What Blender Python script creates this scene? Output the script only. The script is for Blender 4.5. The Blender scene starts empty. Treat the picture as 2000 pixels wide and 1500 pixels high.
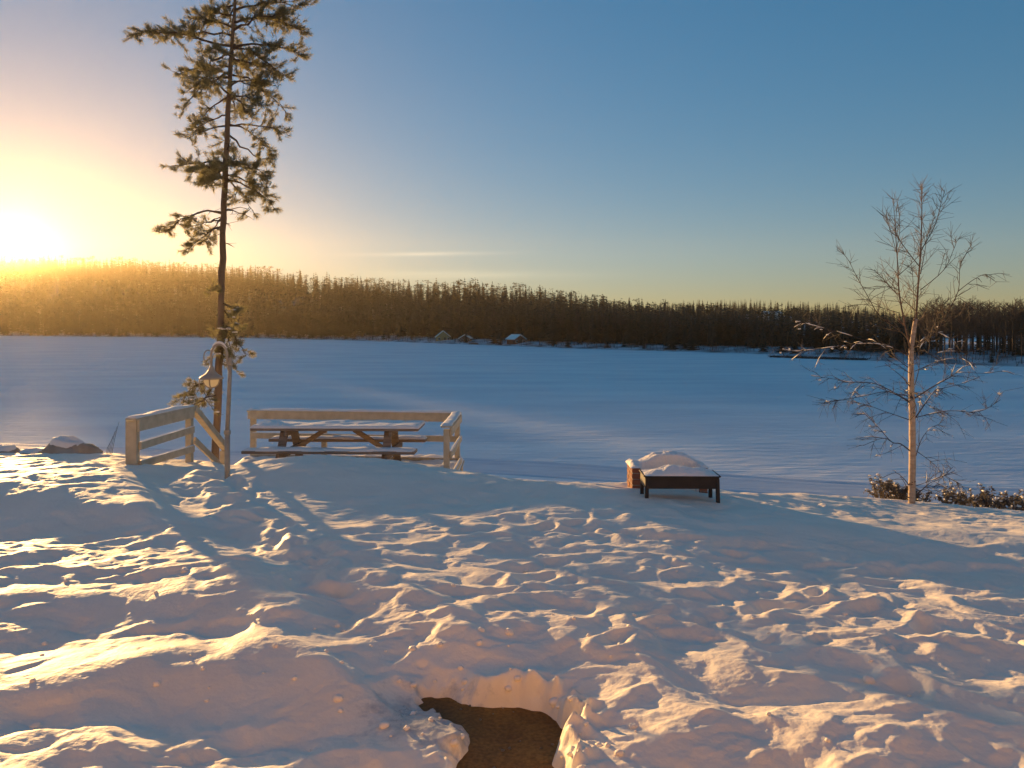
import bpy, math, random
import numpy as np
from mathutils import Vector, Matrix

# ------------------------------------------------------------------ camera, sky, sun, exposure
EYE = 8.0            # eye height above the lake ice
FPX, HOR = 1444.0, 635.0
scene = bpy.context.scene
C = scene.collection
cam_d = bpy.data.cameras.new('camera')
cam = bpy.data.objects.new('camera', cam_d); C.objects.link(cam)
cam_d.sensor_width = 36.0; cam_d.lens = FPX / 2000 * 36
cam_d.shift_y = -(750 - HOR) / 2000
cam_d.clip_start = 0.1; cam_d.clip_end = 20000
cam.location = (0, 0, EYE); cam.rotation_euler = (math.radians(90), 0, 0)
scene.camera = cam

def P(px, py, Y):    # point seen at a pixel of the photograph, at depth Y
    return Vector(((px - 1000) / FPX * Y, Y, EYE - (py - HOR) / FPX * Y))

SUN_DIR = (P(26, 483, 1.0) - Vector((0, 0, EYE))).normalized()
SUN_EL = math.asin(SUN_DIR.z); SUN_AZ = math.atan2(SUN_DIR.x, SUN_DIR.y)   # azimuth from +Y towards +X

sun_d = bpy.data.lights.new('sun', 'SUN')
sun_d.energy = 5.0; sun_d.angle = math.radians(0.55); sun_d.color = (1.0, 0.57, 0.20)
sun = bpy.data.objects.new('sun', sun_d); C.objects.link(sun)
sun.rotation_euler = SUN_DIR.to_track_quat('Z', 'Y').to_euler()

world = bpy.data.worlds.new('World'); scene.world = world; world.use_nodes = True
wn, wl = world.node_tree.nodes, world.node_tree.links
wn.clear()
w_out = wn.new('ShaderNodeOutputWorld')
w_bg = wn.new('ShaderNodeBackground'); w_bg.inputs['Strength'].default_value = 0.115
sky = wn.new('ShaderNodeTexSky'); sky.sky_type = 'NISHITA'; sky.sun_disc = False
sky.sun_elevation = SUN_EL; sky.sun_rotation = SUN_AZ
sky.altitude = 100; sky.air_density = 1.1; sky.dust_density = 0.0; sky.ozone_density = 3.6
geo_w = wn.new('ShaderNodeTexCoord')
def wmath(op, a, b=None, c=None):
    n = wn.new('ShaderNodeMath'); n.operation = op
    for i, v in enumerate((a, b, c)):
        if v is None: continue
        if isinstance(v, (int, float)): n.inputs[i].default_value = v
        else: wl.new(v, n.inputs[i])
    return n.outputs[0]
# the disc of the sun itself
dot = wn.new('ShaderNodeVectorMath'); dot.operation = 'DOT_PRODUCT'
wl.new(geo_w.outputs['Generated'], dot.inputs[0]); dot.inputs[1].default_value = SUN_DIR
disc = wmath('GREATER_THAN', dot.outputs['Value'], math.cos(math.radians(0.30)))
# thin wisps of cirrus low over the far forest
sep = wn.new('ShaderNodeSeparateXYZ'); wl.new(geo_w.outputs['Generated'], sep.inputs[0])
az = wmath('ARCTAN2', sep.outputs[0], sep.outputs[1])
el = wmath('ARCTANGENT', wmath('DIVIDE', sep.outputs[2], wmath('SQRT', wmath('ADD', wmath('POWER', sep.outputs[0], 2.0), wmath('POWER', sep.outputs[1], 2.0)))))
cmb = wn.new('ShaderNodeCombineXYZ'); wl.new(wmath('MULTIPLY', az, 5.0), cmb.inputs[0])
wl.new(wmath('ADD', wmath('MULTIPLY', el, 90.0), wmath('MULTIPLY', az, -3.5)), cmb.inputs[1])
cn = wn.new('ShaderNodeTexNoise'); cn.inputs['Scale'].default_value = 1.0; cn.inputs['Detail'].default_value = 5.0
wl.new(cmb.outputs[0], cn.inputs['Vector'])
def bell(v, c, w):
    return wmath('POWER', 2.718, wmath('MULTIPLY', wmath('POWER', wmath('DIVIDE', wmath('SUBTRACT', v, c), w), 2.0), -1.0))
el2 = wmath('ADD', el, wmath('MULTIPLY', az, -0.022))
wisp = wmath('MULTIPLY', bell(el2, 0.0975, 0.0026), bell(az, -0.105, 0.075))
wisp2 = wmath('MULTIPLY', bell(el, 0.067, 0.006), bell(az, -0.06, 0.13))
wsum = wmath('ADD', wmath('MULTIPLY', wisp, 1.0), wmath('MULTIPLY', wisp2, 0.55))
wmask = wmath('MULTIPLY', wsum, wmath('MULTIPLY', cn.outputs['Fac'], 0.24))
mixc = wn.new('ShaderNodeMix'); mixc.data_type = 'RGBA'
hsv = wn.new('ShaderNodeHueSaturation'); hsv.inputs['Saturation'].default_value = 1.48
gam = wn.new('ShaderNodeGamma'); gam.inputs['Gamma'].default_value = 0.55
wl.new(sky.outputs[0], gam.inputs['Color']); wl.new(gam.outputs[0], hsv.inputs['Color'])
tint = wn.new('ShaderNodeMix'); tint.data_type = 'RGBA'; tint.blend_type = 'MULTIPLY'; tint.inputs['Factor'].default_value = 1.0; tint.inputs['B'].default_value = (1.05, .99, 1.05, 1)
wl.new(hsv.outputs[0], tint.inputs['A'])
wl.new(wmask, mixc.inputs['Factor']); wl.new(tint.outputs['Result'], mixc.inputs['A']); mixc.inputs['B'].default_value = (9.0, 7.6, 5.0, 1)
addc = wn.new('ShaderNodeMix'); addc.data_type = 'RGBA'; addc.blend_type = 'ADD'
wl.new(disc, addc.inputs['Factor']); wl.new(mixc.outputs['Result'], addc.inputs['A']); addc.inputs['B'].default_value = (400, 330, 220, 1)
wl.new(addc.outputs['Result'], w_bg.inputs['Color']); wl.new(w_bg.outputs[0], w_out.inputs['Surface'])

vs = scene.view_settings
vs.view_transform = 'Standard'; vs.look = 'None'; vs.gamma = 1.0; vs.use_curve_mapping = False
vs.exposure = 1.05
cy = scene.cycles
cy.max_bounces = 7; cy.diffuse_bounces = 4; cy.glossy_bounces = 3; cy.transmission_bounces = 5
cy.volume_bounces = 0; cy.transparent_max_bounces = 12
cy.caustics_reflective = False; cy.caustics_refractive = False
cy.use_denoising = True
cy.sample_clamp_indirect = 8.0

rng = np.random.default_rng(7); random.seed(7)

# ------------------------------------------------------------------ helpers
def new_mesh(name, V, F, mats=None, smooth=False, mi=None):
    me = bpy.data.meshes.new(name)
    V = np.asarray(V, dtype=np.float32).reshape(-1, 3)
    if isinstance(F, np.ndarray):
        n, k = F.shape
        me.vertices.add(len(V)); me.vertices.foreach_set('co', V.ravel())
        me.loops.add(n * k); me.loops.foreach_set('vertex_index', F.astype(np.int32).ravel())
        me.polygons.add(n); me.polygons.foreach_set('loop_start', np.arange(0, n * k, k, dtype=np.int32))
        me.update(calc_edges=True)
    else:
        me.from_pydata([tuple(v) for v in V.tolist()], [], F); me.update()
    for m in (mats or []): me.materials.append(m)
    if mi is not None: me.polygons.foreach_set('material_index', np.asarray(mi, dtype=np.int32))
    if smooth: me.polygons.foreach_set('use_smooth', np.ones(len(me.polygons), dtype=bool))
    me.validate(); me.update()
    return me

def link(name, me, parent=None, loc=None, rot=None):
    o = bpy.data.objects.new(name, me); C.objects.link(o)
    if parent is not None: o.parent = parent
    if loc is not None: o.location = loc
    if rot is not None: o.rotation_euler = rot
    return o

def tag(o, label=None, cat=None, group=None, kind=None):
    if label: o['label'] = label
    if cat: o['category'] = cat
    if group: o['group'] = group
    if kind: o['kind'] = kind
    return o

def thing(name, label, cat, loc=(0, 0, 0), rz=0.0, group=None):
    o = bpy.data.objects.new(name, None); C.objects.link(o)
    o.empty_display_size = 0.1
    o.location = loc; o.rotation_euler = (0, 0, rz)
    return tag(o, label, cat, group)

class MB:
    """collects shapes into one mesh"""
    def __init__(s): s.v = []; s.f = []
    def add(s, V, F):
        b = len(s.v); s.v += [tuple(p) for p in V]; s.f += [tuple(i + b for i in f) for f in F]
    def box(s, c, size, M=None, bev=0.0, jit=0.0):
        x, y, z = [d / 2 for d in size]; b = min(bev, x * .6, y * .6, z * .6)
        pts = []
        if b <= 0:
            for sx in (-1, 1):
                for sy in (-1, 1):
                    for sz in (-1, 1): pts.append(Vector((sx * x, sy * y, sz * z)))
            F = [(0, 1, 3, 2), (4, 6, 7, 5), (0, 4, 5, 1), (2, 3, 7, 6), (0, 2, 6, 4), (1, 5, 7, 3)]
        else:      # chamfered box: 24 points
            idx = {}
            for sx in (-1, 1):
                for sy in (-1, 1):
                    for sz in (-1, 1):
                        for ax in range(3):
                            p = [sx * (x - b), sy * (y - b), sz * (z - b)]
                            p[ax] = (sx * x, sy * y, sz * z)[ax]
                            idx[(sx, sy, sz, ax)] = len(pts); pts.append(Vector(p))
            F = []
            g = lambda a, b_, c_, d: idx[(a, b_, c_, d)]
            for sgn in (-1, 1):
                F.append([g(sgn, -1, -1, 0), g(sgn, 1, -1, 0), g(sgn, 1, 1, 0), g(sgn, -1, 1, 0)][::sgn])
                F.append([g(-1, sgn, -1, 1), g(-1, sgn, 1, 1), g(1, sgn, 1, 1), g(1, sgn, -1, 1)][::sgn])
                F.append([g(-1, -1, sgn, 2), g(1, -1, sgn, 2), g(1, 1, sgn, 2), g(-1, 1, sgn, 2)][::sgn])
            for s1 in (-1, 1):
                for s2 in (-1, 1):
                    F.append([g(-1, s1, s2, 1), g(1, s1, s2, 1), g(1, s1, s2, 2), g(-1, s1, s2, 2)])
                    F.append([g(s1, -1, s2, 0), g(s1, 1, s2, 0), g(s1, 1, s2, 2), g(s1, -1, s2, 2)])
                    F.append([g(s1, s2, -1, 0), g(s1, s2, 1, 0), g(s1, s2, 1, 1), g(s1, s2, -1, 1)])
            for sx in (-1, 1):
                for sy in (-1, 1):
                    for sz in (-1, 1): F.append([g(sx, sy, sz, 0), g(sx, sy, sz, 1), g(sx, sy, sz, 2)])
        if jit: pts = [p + Vector((random.uniform(-jit, jit), random.uniform(-jit, jit), random.uniform(-jit, jit))) for p in pts]
        if M is not None: pts = [M @ p for p in pts]
        c = Vector(c)
        s.add([p + c for p in pts], F)
    def bar(s, a, b, w, h, bev=0.006, up=(0, 0, 1)):
        """board from a to b: w across, h along up"""
        a, b = Vector(a), Vector(b); d = (b - a); L = d.length; d.normalize()
        u = Vector(up); sd = d.cross(u).normalized(); u = sd.cross(d).normalized()
        M = Matrix((d, sd, u)).transposed()
        s.box((a + b) / 2, (L, w, h), M, bev)
    def tube(s, pts, rad, n=6, cap=True):
        pts = [Vector(p) for p in pts]; V = []; F = []
        ref = None
        for i, p in enumerate(pts):
            t = (pts[min(i + 1, len(pts) - 1)] - pts[max(i - 1, 0)])
            if t.length < 1e-9: t = Vector((0, 0, 1))
            t.normalize()
            if ref is None: ref = Vector((1, 0, 0)) if abs(t.x) < .8 else Vector((0, 1, 0))
            a = (ref - t * ref.dot(t)).normalized(); b = t.cross(a); ref = a
            r = rad[i] if hasattr(rad, '__len__') else rad
            for k in range(n):
                q = 2 * math.pi * k / n
                V.append(p + (a * math.cos(q) + b * math.sin(q)) * r)
        for i in range(len(pts) - 1):
            for k in range(n):
                F.append((i * n + k, i * n + (k + 1) % n, (i + 1) * n + (k + 1) % n, (i + 1) * n + k))
        if cap:
            F.append(tuple(range(n - 1, -1, -1))); F.append(tuple(range((len(pts) - 1) * n, len(pts) * n)))
        s.add(V, F)
    def lathe(s, prof, c, n=16):
        V = []; F = []; c = Vector(c)
        for r, z in prof:
            for k in range(n):
                q = 2 * math.pi * k / n; V.append(c + Vector((r * math.cos(q), r * math.sin(q), z)))
        for i in range(len(prof) - 1):
            for k in range(n):
                F.append((i * n + k, i * n + (k + 1) % n, (i + 1) * n + (k + 1) % n, (i + 1) * n + k))
        s.add(V, F)
    def blob(s, c, r, jit=0.2, flat=1.0):
        V = [Vector(v) for v in ICO_V]; c = Vector(c)
        r = Vector(r) if hasattr(r, '__len__') else Vector((r, r, r * flat))
        s.add([c + Vector((v.x * r.x, v.y * r.y, v.z * r.z)) * random.uniform(1 - jit, 1 + jit) for v in V], ICO_F)
    def mesh(s, name, mat, smooth=False): return new_mesh(name, np.array(s.v), s.f, [mat] if mat else None, smooth)
    def build(s, name, mat, parent=None, smooth=False, loc=None):
        return link(name, s.mesh(name, mat, smooth), parent, loc)

def ico1():
    t = (1 + 5 ** .5) / 2
    V = [(-1, t, 0), (1, t, 0), (-1, -t, 0), (1, -t, 0), (0, -1, t), (0, 1, t), (0, -1, -t), (0, 1, -t), (t, 0, -1), (t, 0, 1), (-t, 0, -1), (-t, 0, 1)]
    F = [(0, 11, 5), (0, 5, 1), (0, 1, 7), (0, 7, 10), (0, 10, 11), (1, 5, 9), (5, 11, 4), (11, 10, 2), (10, 7, 6), (7, 1, 8), (3, 9, 4), (3, 4, 2), (3, 2, 6), (3, 6, 8), (3, 8, 9), (4, 9, 5), (2, 4, 11), (6, 2, 10), (8, 6, 7), (9, 8, 1)]
    V = [Vector(v).normalized() for v in V]
    cache = {}; F2 = []
    def mid(a, b):
        k = (min(a, b), max(a, b))
        if k not in cache: cache[k] = len(V); V.append(((V[a] + V[b]) / 2).normalized())
        return cache[k]
    for a, b, c in F:
        ab, bc, ca = mid(a, b), mid(b, c), mid(c, a); F2 += [(a, ab, ca), (b, bc, ab), (c, ca, bc), (ab, bc, ca)]
    return V, F2
ICO_V, ICO_F = ico1()

# 2-D gradient noise
_perm = rng.permutation(512); _perm = np.concatenate([_perm, _perm])
_ga = rng.uniform(0, 2 * np.pi, 512); _gx, _gy = np.cos(_ga), np.sin(_ga)
def perlin(x, y):
    xi = np.floor(x).astype(np.int64); yi = np.floor(y).astype(np.int64)
    fx, fy = x - xi, y - yi; xi &= 511; yi &= 511
    u = fx * fx * fx * (fx * (fx * 6 - 15) + 10); v = fy * fy * fy * (fy * (fy * 6 - 15) + 10)
    def g(ix, iy, dx, dy):
        h = _perm[_perm[ix & 511] + (iy & 511)] & 511
        return _gx[h] * dx + _gy[h] * dy
    a = g(xi, yi, fx, fy); b = g(xi + 1, yi, fx - 1, fy); c = g(xi, yi + 1, fx, fy - 1); d = g(xi + 1, yi + 1, fx - 1, fy - 1)
    return ((a * (1 - u) + b * u) * (1 - v) + (c * (1 - u) + d * u) * v) * 1.5
def fbm(x, y, o=4):
    s = 0; a = 1.0; t = 0
    for i in range(o):
        s = s + a * perlin(x + 17.3 * i, y - 9.1 * i); t += a; a *= .5; x = x * 2.03; y = y * 2.03
    return s / t
def sstep(a, b, x):
    t = np.clip((x - a) / (b - a), 0, 1); return t * t * (3 - 2 * t)

# ------------------------------------------------------------------ materials
def mat(name, col=(.5, .5, .5), rough=.6, var=0.0, scale=4.0, stretch=(1, 1, 1), bump=0.0, bscale=30.0, bdist=.01,
        col2=None, spec=.3, metal=0.0, sss=0.0, sssr=.03, transl=0.0, coord='Object', detail=4.0):
    m = bpy.data.materials.new(name); m.use_nodes = True
    nt = m.node_tree; n, l = nt.nodes, nt.links
    b = n['Principled BSDF']; out = n['Material Output']
    b.inputs['Roughness'].default_value = rough; b.inputs['Specular IOR Level'].default_value = spec; b.inputs['Metallic'].default_value = metal
    b.inputs['Base Color'].default_value = (*col, 1)
    tc = n.new('ShaderNodeTexCoord'); mp = n.new('ShaderNodeMapping'); mp.inputs['Scale'].default_value = stretch
    l.new(tc.outputs[coord], mp.inputs[0])
    if col2 or var:
        t = n.new('ShaderNodeTexNoise'); t.inputs['Scale'].default_value = scale; t.inputs['Detail'].default_value = detail
        l.new(mp.outputs[0], t.inputs['Vector'])
        r = n.new('ShaderNodeValToRGB'); r.color_ramp.elements[0].position = .32; r.color_ramp.elements[1].position = .68
        c2 = col2 or tuple(c * (1 + var) for c in col); c1 = col if col2 else tuple(c * (1 - var) for c in col)
        r.color_ramp.elements[0].color = (*c1, 1); r.color_ramp.elements[1].color = (*c2, 1)
        l.new(t.outputs['Fac'], r.inputs[0]); l.new(r.outputs[0], b.inputs['Base Color'])
        m['ramp'] = r.name
    if bump:
        t2 = n.new('ShaderNodeTexNoise'); t2.inputs['Scale'].default_value = bscale; t2.inputs['Detail'].default_value = 5
        l.new(mp.outputs[0], t2.inputs['Vector'])
        bp = n.new('ShaderNodeBump'); bp.inputs['Strength'].default_value = bump; bp.inputs['Distance'].default_value = bdist
        l.new(t2.outputs['Fac'], bp.inputs['Height']); l.new(bp.outputs[0], b.inputs['Normal'])
    if sss:
        b.inputs['Subsurface Weight'].default_value = sss; b.inputs['Subsurface Radius'].default_value = (1.0, .8, .7); b.inputs['Subsurface Scale'].default_value = sssr
    if transl:
        tr = n.new('ShaderNodeBsdfTranslucent'); tr.inputs['Color'].default_value = (*[min(1, c * 2.2) for c in (col2 or col)], 1)
        mx = n.new('ShaderNodeMixShader'); mx.inputs[0].default_value = transl
        l.new(b.outputs[0], mx.inputs[1]); l.new(tr.outputs[0], mx.inputs[2]); l.new(mx.outputs[0], out.inputs['Surface'])
    return m

SNOW = (.84, .83, .84)
M_snow = mat('snow', (.90, .80, .67), .62, var=.035, scale=2.3, bump=.4, bscale=38, bdist=.012, spec=.3)  # warm base tint stands in for warm light in the yard's shadows
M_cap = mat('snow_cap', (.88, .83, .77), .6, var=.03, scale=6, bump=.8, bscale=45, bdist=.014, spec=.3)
M_lake = mat('lake_snow', (.78, .78, .80), .7, col2=(.94, .93, .91), scale=.16, stretch=(.30, 1.0, 1), bump=.55, bscale=1.3, bdist=.25, spec=.04, detail=10)
M_bank = mat('bank_snow', (.16, .15, .15), .8, col2=(.72, .73, .76), scale=.16, bump=.5, bscale=1, bdist=.5)
M_track = mat('packed_track_snow', (.58, .60, .66), .6, col2=(.72, .74, .78), scale=1.5, stretch=(.3, 3, 1), bump=.4, bscale=8, bdist=.03)
M_paint = mat('weathered_pale_paint', (.42, .37, .27), .7, col2=(.55, .49, .37), scale=9, stretch=(1, 1, 1), bump=.3, bscale=60, bdist=.004)
M_table = mat('brown_table_wood', (.15, .12, .095), .75, col2=(.27, .225, .18), scale=12, stretch=(.25, 3, 3), bump=.4, bscale=40, bdist=.003)
M_steel = mat('sooty_black_steel', (.011, .010, .010), .6, col2=(.026, .019, .016), scale=7, bump=.2, bscale=60, bdist=.002, spec=.5)
M_brick = mat('red_brick', (.20, .075, .045), .85, col2=(.30, .125, .075), scale=5, bump=.6, bscale=50, bdist=.006)
M_mortar = mat('grey_mortar', (.34, .31, .28), .9, var=.15, scale=20, bump=.5, bscale=80, bdist=.004)
M_bark = mat('pine_bark', (.10, .070, .05), .85, col2=(.20, .14, .095), scale=6, stretch=(1, 1, .25), bump=.9, bscale=14, bdist=.03)
M_needle = mat('pine_needles', (.08, .08, .042), .6, col2=(.14, .13, .07), scale=2.5, transl=.58)
M_leader = mat('birch_leader_bark', (.085, .054, .04), .7, col2=(.17, .11, .08), scale=9, stretch=(1, 1, 3))
M_birch = mat('birch_bark', (.34, .24, .17), .7, col2=(.52, .40, .30), scale=6, stretch=(1, 1, 4), bump=.4, bscale=30, bdist=.006)
M_twig = mat('birch_twig', (.045, .034, .030), .8, col2=(.08, .06, .05), scale=8)
M_dark = mat('dark_bark', (.05, .034, .026), .8, col2=(.09, .06, .045), scale=5, bump=.5, bscale=20, bdist=.01)
M_lamp = mat('lamp_cast_metal', (.36, .32, .25), .5, var=.12, scale=14, bump=.15, bscale=80, bdist=.002, spec=.5)
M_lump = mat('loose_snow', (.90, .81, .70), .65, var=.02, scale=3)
M_rock = mat('grey_boulder', (.28, .23, .18), .85, col2=(.46, .39, .31), scale=4, bump=.8, bscale=9, bdist=.03)
M_spruce = mat('spruce_foliage', (.014, .022, .018), .8, col2=(.034, .044, .034), scale=.5, coord='Object')
M_fpine = mat('far_pine_foliage', (.022, .032, .022), .8, col2=(.045, .052, .034), scale=.5)
M_bare = mat('bare_branches', (.05, .040, .038), .85, col2=(.085, .068, .062), scale=.8)
M_fbark = mat('far_trunk_bark', (.05, .036, .03), .85, col2=(.09, .065, .05), scale=1.2)
M_shrub = mat('dark_shrub_leaves', (.06, .055, .05), .8, col2=(.15, .14, .13), scale=6, transl=.15)
M_house1 = mat('yellow_timber_wall', (.38, .27, .12), .8, var=.12, scale=2, stretch=(1, 1, 6))
M_house2 = mat('brown_timber_wall', (.12, .07, .05), .8, var=.15, scale=2, stretch=(1, 1, 6))
M_house3 = mat('red_timber_wall', (.22, .07, .045), .8, var=.15, scale=2, stretch=(1, 1, 6))
M_white = mat('white_window_paint', (.7, .69, .66), .6, var=.05)
M_pane = mat('dark_window_pane', (.03, .035, .045), .12, var=.2, spec=.6)
M_mud = None

def ice_patch(m, c, r, col):
    n, l = m.node_tree.nodes, m.node_tree.links; pr = n['Principled BSDF']
    tc = n.new('ShaderNodeTexCoord'); mp = n.new('ShaderNodeMapping'); mp.inputs['Location'].default_value = (-c[0] / r[0], -c[1] / r[1], 0); mp.inputs['Scale'].default_value = (1 / r[0], 1 / r[1], 0)
    l.new(tc.outputs['Object'], mp.inputs[0]); ln = n.new('ShaderNodeVectorMath'); ln.operation = 'LENGTH'; l.new(mp.outputs[0], ln.inputs[0])
    t = n.new('ShaderNodeTexNoise'); t.inputs['Scale'].default_value = 11; t.inputs['Detail'].default_value = 9; t.inputs['Roughness'].default_value = .65; l.new(tc.outputs['Object'], t.inputs['Vector'])
    a = n.new('ShaderNodeMath'); a.operation = 'MULTIPLY_ADD'; l.new(t.outputs['Fac'], a.inputs[0]); a.inputs[1].default_value = 2.2; l.new(ln.outputs['Value'], a.inputs[2])
    rp = n.new('ShaderNodeMapRange'); rp.inputs['From Min'].default_value = 1.55; rp.inputs['From Max'].default_value = 2.25; rp.inputs['To Min'].default_value = .85; rp.inputs['To Max'].default_value = 0; l.new(a.outputs[0], rp.inputs['Value'])
    mx = n.new('ShaderNodeMix'); mx.data_type = 'RGBA'; old = pr.inputs['Base Color'].links[0].from_socket; l.new(old, mx.inputs['A']); mx.inputs['B'].default_value = (*col, 1); l.new(rp.outputs[0], mx.inputs['Factor']); l.new(mx.outputs['Result'], pr.inputs['Base Color'])
    if not pr.inputs['Roughness'].links:
        rr = n.new('ShaderNodeMapRange'); rr.inputs['To Min'].default_value = .62; rr.inputs['To Max'].default_value = .18; l.new(rp.outputs[0], rr.inputs['Value']); l.new(rr.outputs[0], pr.inputs['Roughness'])
ice_patch(M_snow, (-.36, 3.48), (.30, .28), (.34, .34, .34))

# ------------------------------------------------------------------ the knoll: height of the snow
def Q(px, py, z):    # point seen at a pixel, lying at height z
    return P(px, py, (EYE - z) * FPX / (py - HOR))
CP = [(-300, 888, 6.17), (0, 892, 6.17), (150, 893, 6.17), (250, 906, 6.18), (330, 903, 6.0), (400, 905, 5.98), (445, 933, 6.10), (480, 905, 6.1),
      (560, 888, 6.23), (700, 890, 6.20), (800, 902, 6.14), (860, 915, 6.05), (905, 927, 6.05), (1000, 945, 6.05), (1100, 955, 6.03), (1200, 962, 6.03),
      (1255, 985, 6.02), (1400, 999, 5.98), (1330, 985, 6.02), (1480, 984, 5.93), (1600, 978, 5.72), (1780, 985, 5.49), (2000, 1006, 5.43), (2250, 1018, 5.3),
      (600, 985, 6.03), (750, 985, 6.02), (900, 985, 5.99), (820, 940, 6.1), (0, 915, 6.2),
      (-250, 945, 6.27), (0, 948, 6.27), (130, 955, 6.26), (250, 985, 6.2), (-250, 1040, 6.06), (0, 1042, 6.06), (130, 1045, 6.06), (250, 1040, 6.06), (350, 1045, 6.07),
      (-200, 1070, 6.12), (0, 1068, 6.12), (180, 1078, 6.12), (100, 1130, 6.13), (0, 1160, 6.14), (300, 1130, 6.13), (400, 1160, 6.14), (100, 1250, 6.03), (400, 1240, 6.05), (-200, 1250, 6.05),
      (350, 985, 6.1), (450, 1000, 6.1), (470, 1060, 6.03), (560, 1060, 6.06),
      (430, 1095, 6.14), (560, 1175, 6.12), (650, 1235, 6.11), (740, 1305, 6.08), (820, 1370, 6.02), (640, 1150, 6.10), (740, 1230, 6.10),
      (330, 1240, 6.03), (330, 1264, 6.14), (220, 1290, 6.12), (430, 1285, 6.11), (330, 1390, 6.0), (100, 1350, 6.10), (-150, 1365, 6.1), (0, 1362, 6.1), (60, 1410, 6.0),
      (560, 1312, 6.08), (560, 1385, 6.0), (200, 1440, 6.06), (150, 1475, 6.08), (0, 1450, 6.09), (300, 1510, 6.05), (600, 1500, 5.98), (720, 1430, 5.98),
      (700, 1050, 6.08), (800, 1090, 6.07), (900, 1050, 6.06), (1000, 1000, 6.05), (1100, 1010, 6.04), (900, 1150, 6.10), (1050, 1100, 6.03), (900, 1240, 6.10), (1080, 1250, 6.08), (940, 1290, 6.06),
      (1100, 1340, 6.04), (1200, 1420, 6.06), (1180, 1500, 6.06), (1250, 1150, 6.02), (1250, 1250, 6.06), (1400, 1310, 6.07), (1400, 1200, 6.0), (1400, 1110, 5.97), (1400, 1450, 6.09), (1250, 1350, 6.07),
      (1600, 1160, 5.95), (1600, 1250, 6.03), (1600, 1350, 6.07), (1600, 1480, 6.10), (1900, 1170, 5.92), (1900, 1250, 6.0), (1900, 1350, 6.06), (1900, 1480, 6.10), (2250, 1200, 5.88), (2250, 1400, 5.96),
      (1300, 1030, 6.01), (1400, 1060, 5.97), (1480, 1032, 5.98), (1700, 1035, 5.94), (1900, 1036, 5.90), (2250, 1045, 5.85), (1480, 1098, 5.91), (1700, 1108, 5.88), (1900, 1122, 5.86), (2250, 1140, 5.84),
      (1700, 1012, 5.74), (1900, 1018, 5.66)]
CP = [(a, b, z + .036 * max(0, 9 - Q(a, b, z).y)) for a, b, z in CP]      # the yard rises gently towards the house
_cp = np.array([Q(*c) for c in CP])
_ex = np.array([(x, y, 6.27) for x in (-4, -1, 1, 4) for y in (2.2,)] + [(x, y, 6.30) for x in (-6, 0, 6) for y in (0.0,)])
_cp = np.vstack([_cp, _ex])
def _tps(r2): return np.where(r2 > 1e-12, .5 * r2 * np.log(np.maximum(r2, 1e-12)), 0)
_n = len(_cp); _A = np.zeros((_n + 3, _n + 3)); _d = _cp[:, None, :2] - _cp[None, :, :2]
_A[:_n, :_n] = _tps((_d ** 2).sum(-1)) + np.eye(_n) * .02
_A[:_n, _n] = 1; _A[:_n, _n + 1:] = _cp[:, :2]; _A[_n, :_n] = 1; _A[_n + 1:, :_n] = _cp[:, :2].T
_w = np.linalg.solve(_A, np.concatenate([_cp[:, 2], np.zeros(3)]))
def tps(x, y):
    s = np.full(x.shape, _w[_n]) + _w[_n + 1] * x + _w[_n + 2] * y
    for i in range(_n):
        s += _w[i] * _tps((x - _cp[i, 0]) ** 2 + (y - _cp[i, 1]) ** 2)
    return s
EX = [-30, -7.5, -5.3, -4.65, -4.25, -3.4, -1.6, -.9, 0, 1.2, 2.4, 2.95, 4, 5.7, 6.9, 12, 30]
EY = [10.3, 10.3, 10.6, 10.9, 10.3, 9.9, 10.0, 9.8, 9.1, 9.1, 9.5, 9.1, 9.8, 10.5, 10.0, 10.2, 10.2]
SX = [-30, -5.3, -4.5, -4.2, -1.1, -.6, 30]; SY = [.38, .38, .5, .85, .85, .45, .4]
# the melt hole: irregular outline in plan
HZ = 6.11
HOLE = [Q(px, py, HZ) for px, py in ((842, 1360), (848, 1392), (880, 1414), (918, 1428), (920, 1450), (908, 1480), (902, 1520), (890, 1600), (1000, 1680), (1100, 1600), (1098, 1510), (1084, 1470), (1112, 1432), (1088, 1402), (1050, 1385), (1012, 1376), (965, 1378), (900, 1372), (870, 1362))]
def poly_sd(x, y, poly):
    best = np.full(x.shape, 1e9); inside = np.zeros(x.shape, bool)
    for i in range(len(poly)):
        a, b = poly[i], poly[(i + 1) % len(poly)]
        ex, ey = b[0] - a[0], b[1] - a[1]
        t = np.clip(((x - a[0]) * ex + (y - a[1]) * ey) / (ex * ex + ey * ey), 0, 1)
        best = np.minimum(best, (x - a[0] - t * ex) ** 2 + (y - a[1] - t * ey) ** 2)
        c = (a[1] > y) != (b[1] > y)
        xi = a[0] + (y - a[1]) / (ey if abs(ey) > 1e-9 else 1e-9) * ex
        inside ^= c & (x < xi)
    d = np.sqrt(best); return np.where(inside, -d, d)
# smooth wind-packed faces: (x, y, rx, ry)
SMOOTH = [(-5.2, 7.3, 2.6, .65), (-1.9, 9.0, 1.5, .75), (3.4, 7.2, 1.7, .45), (6.0, 7.0, 2.6, .45), (-1.9, 3.95, 1.1, .28), (-2.4, 4.75, 1.5, .35), (-1.7, 3.6, 1.2, .3)]
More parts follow.
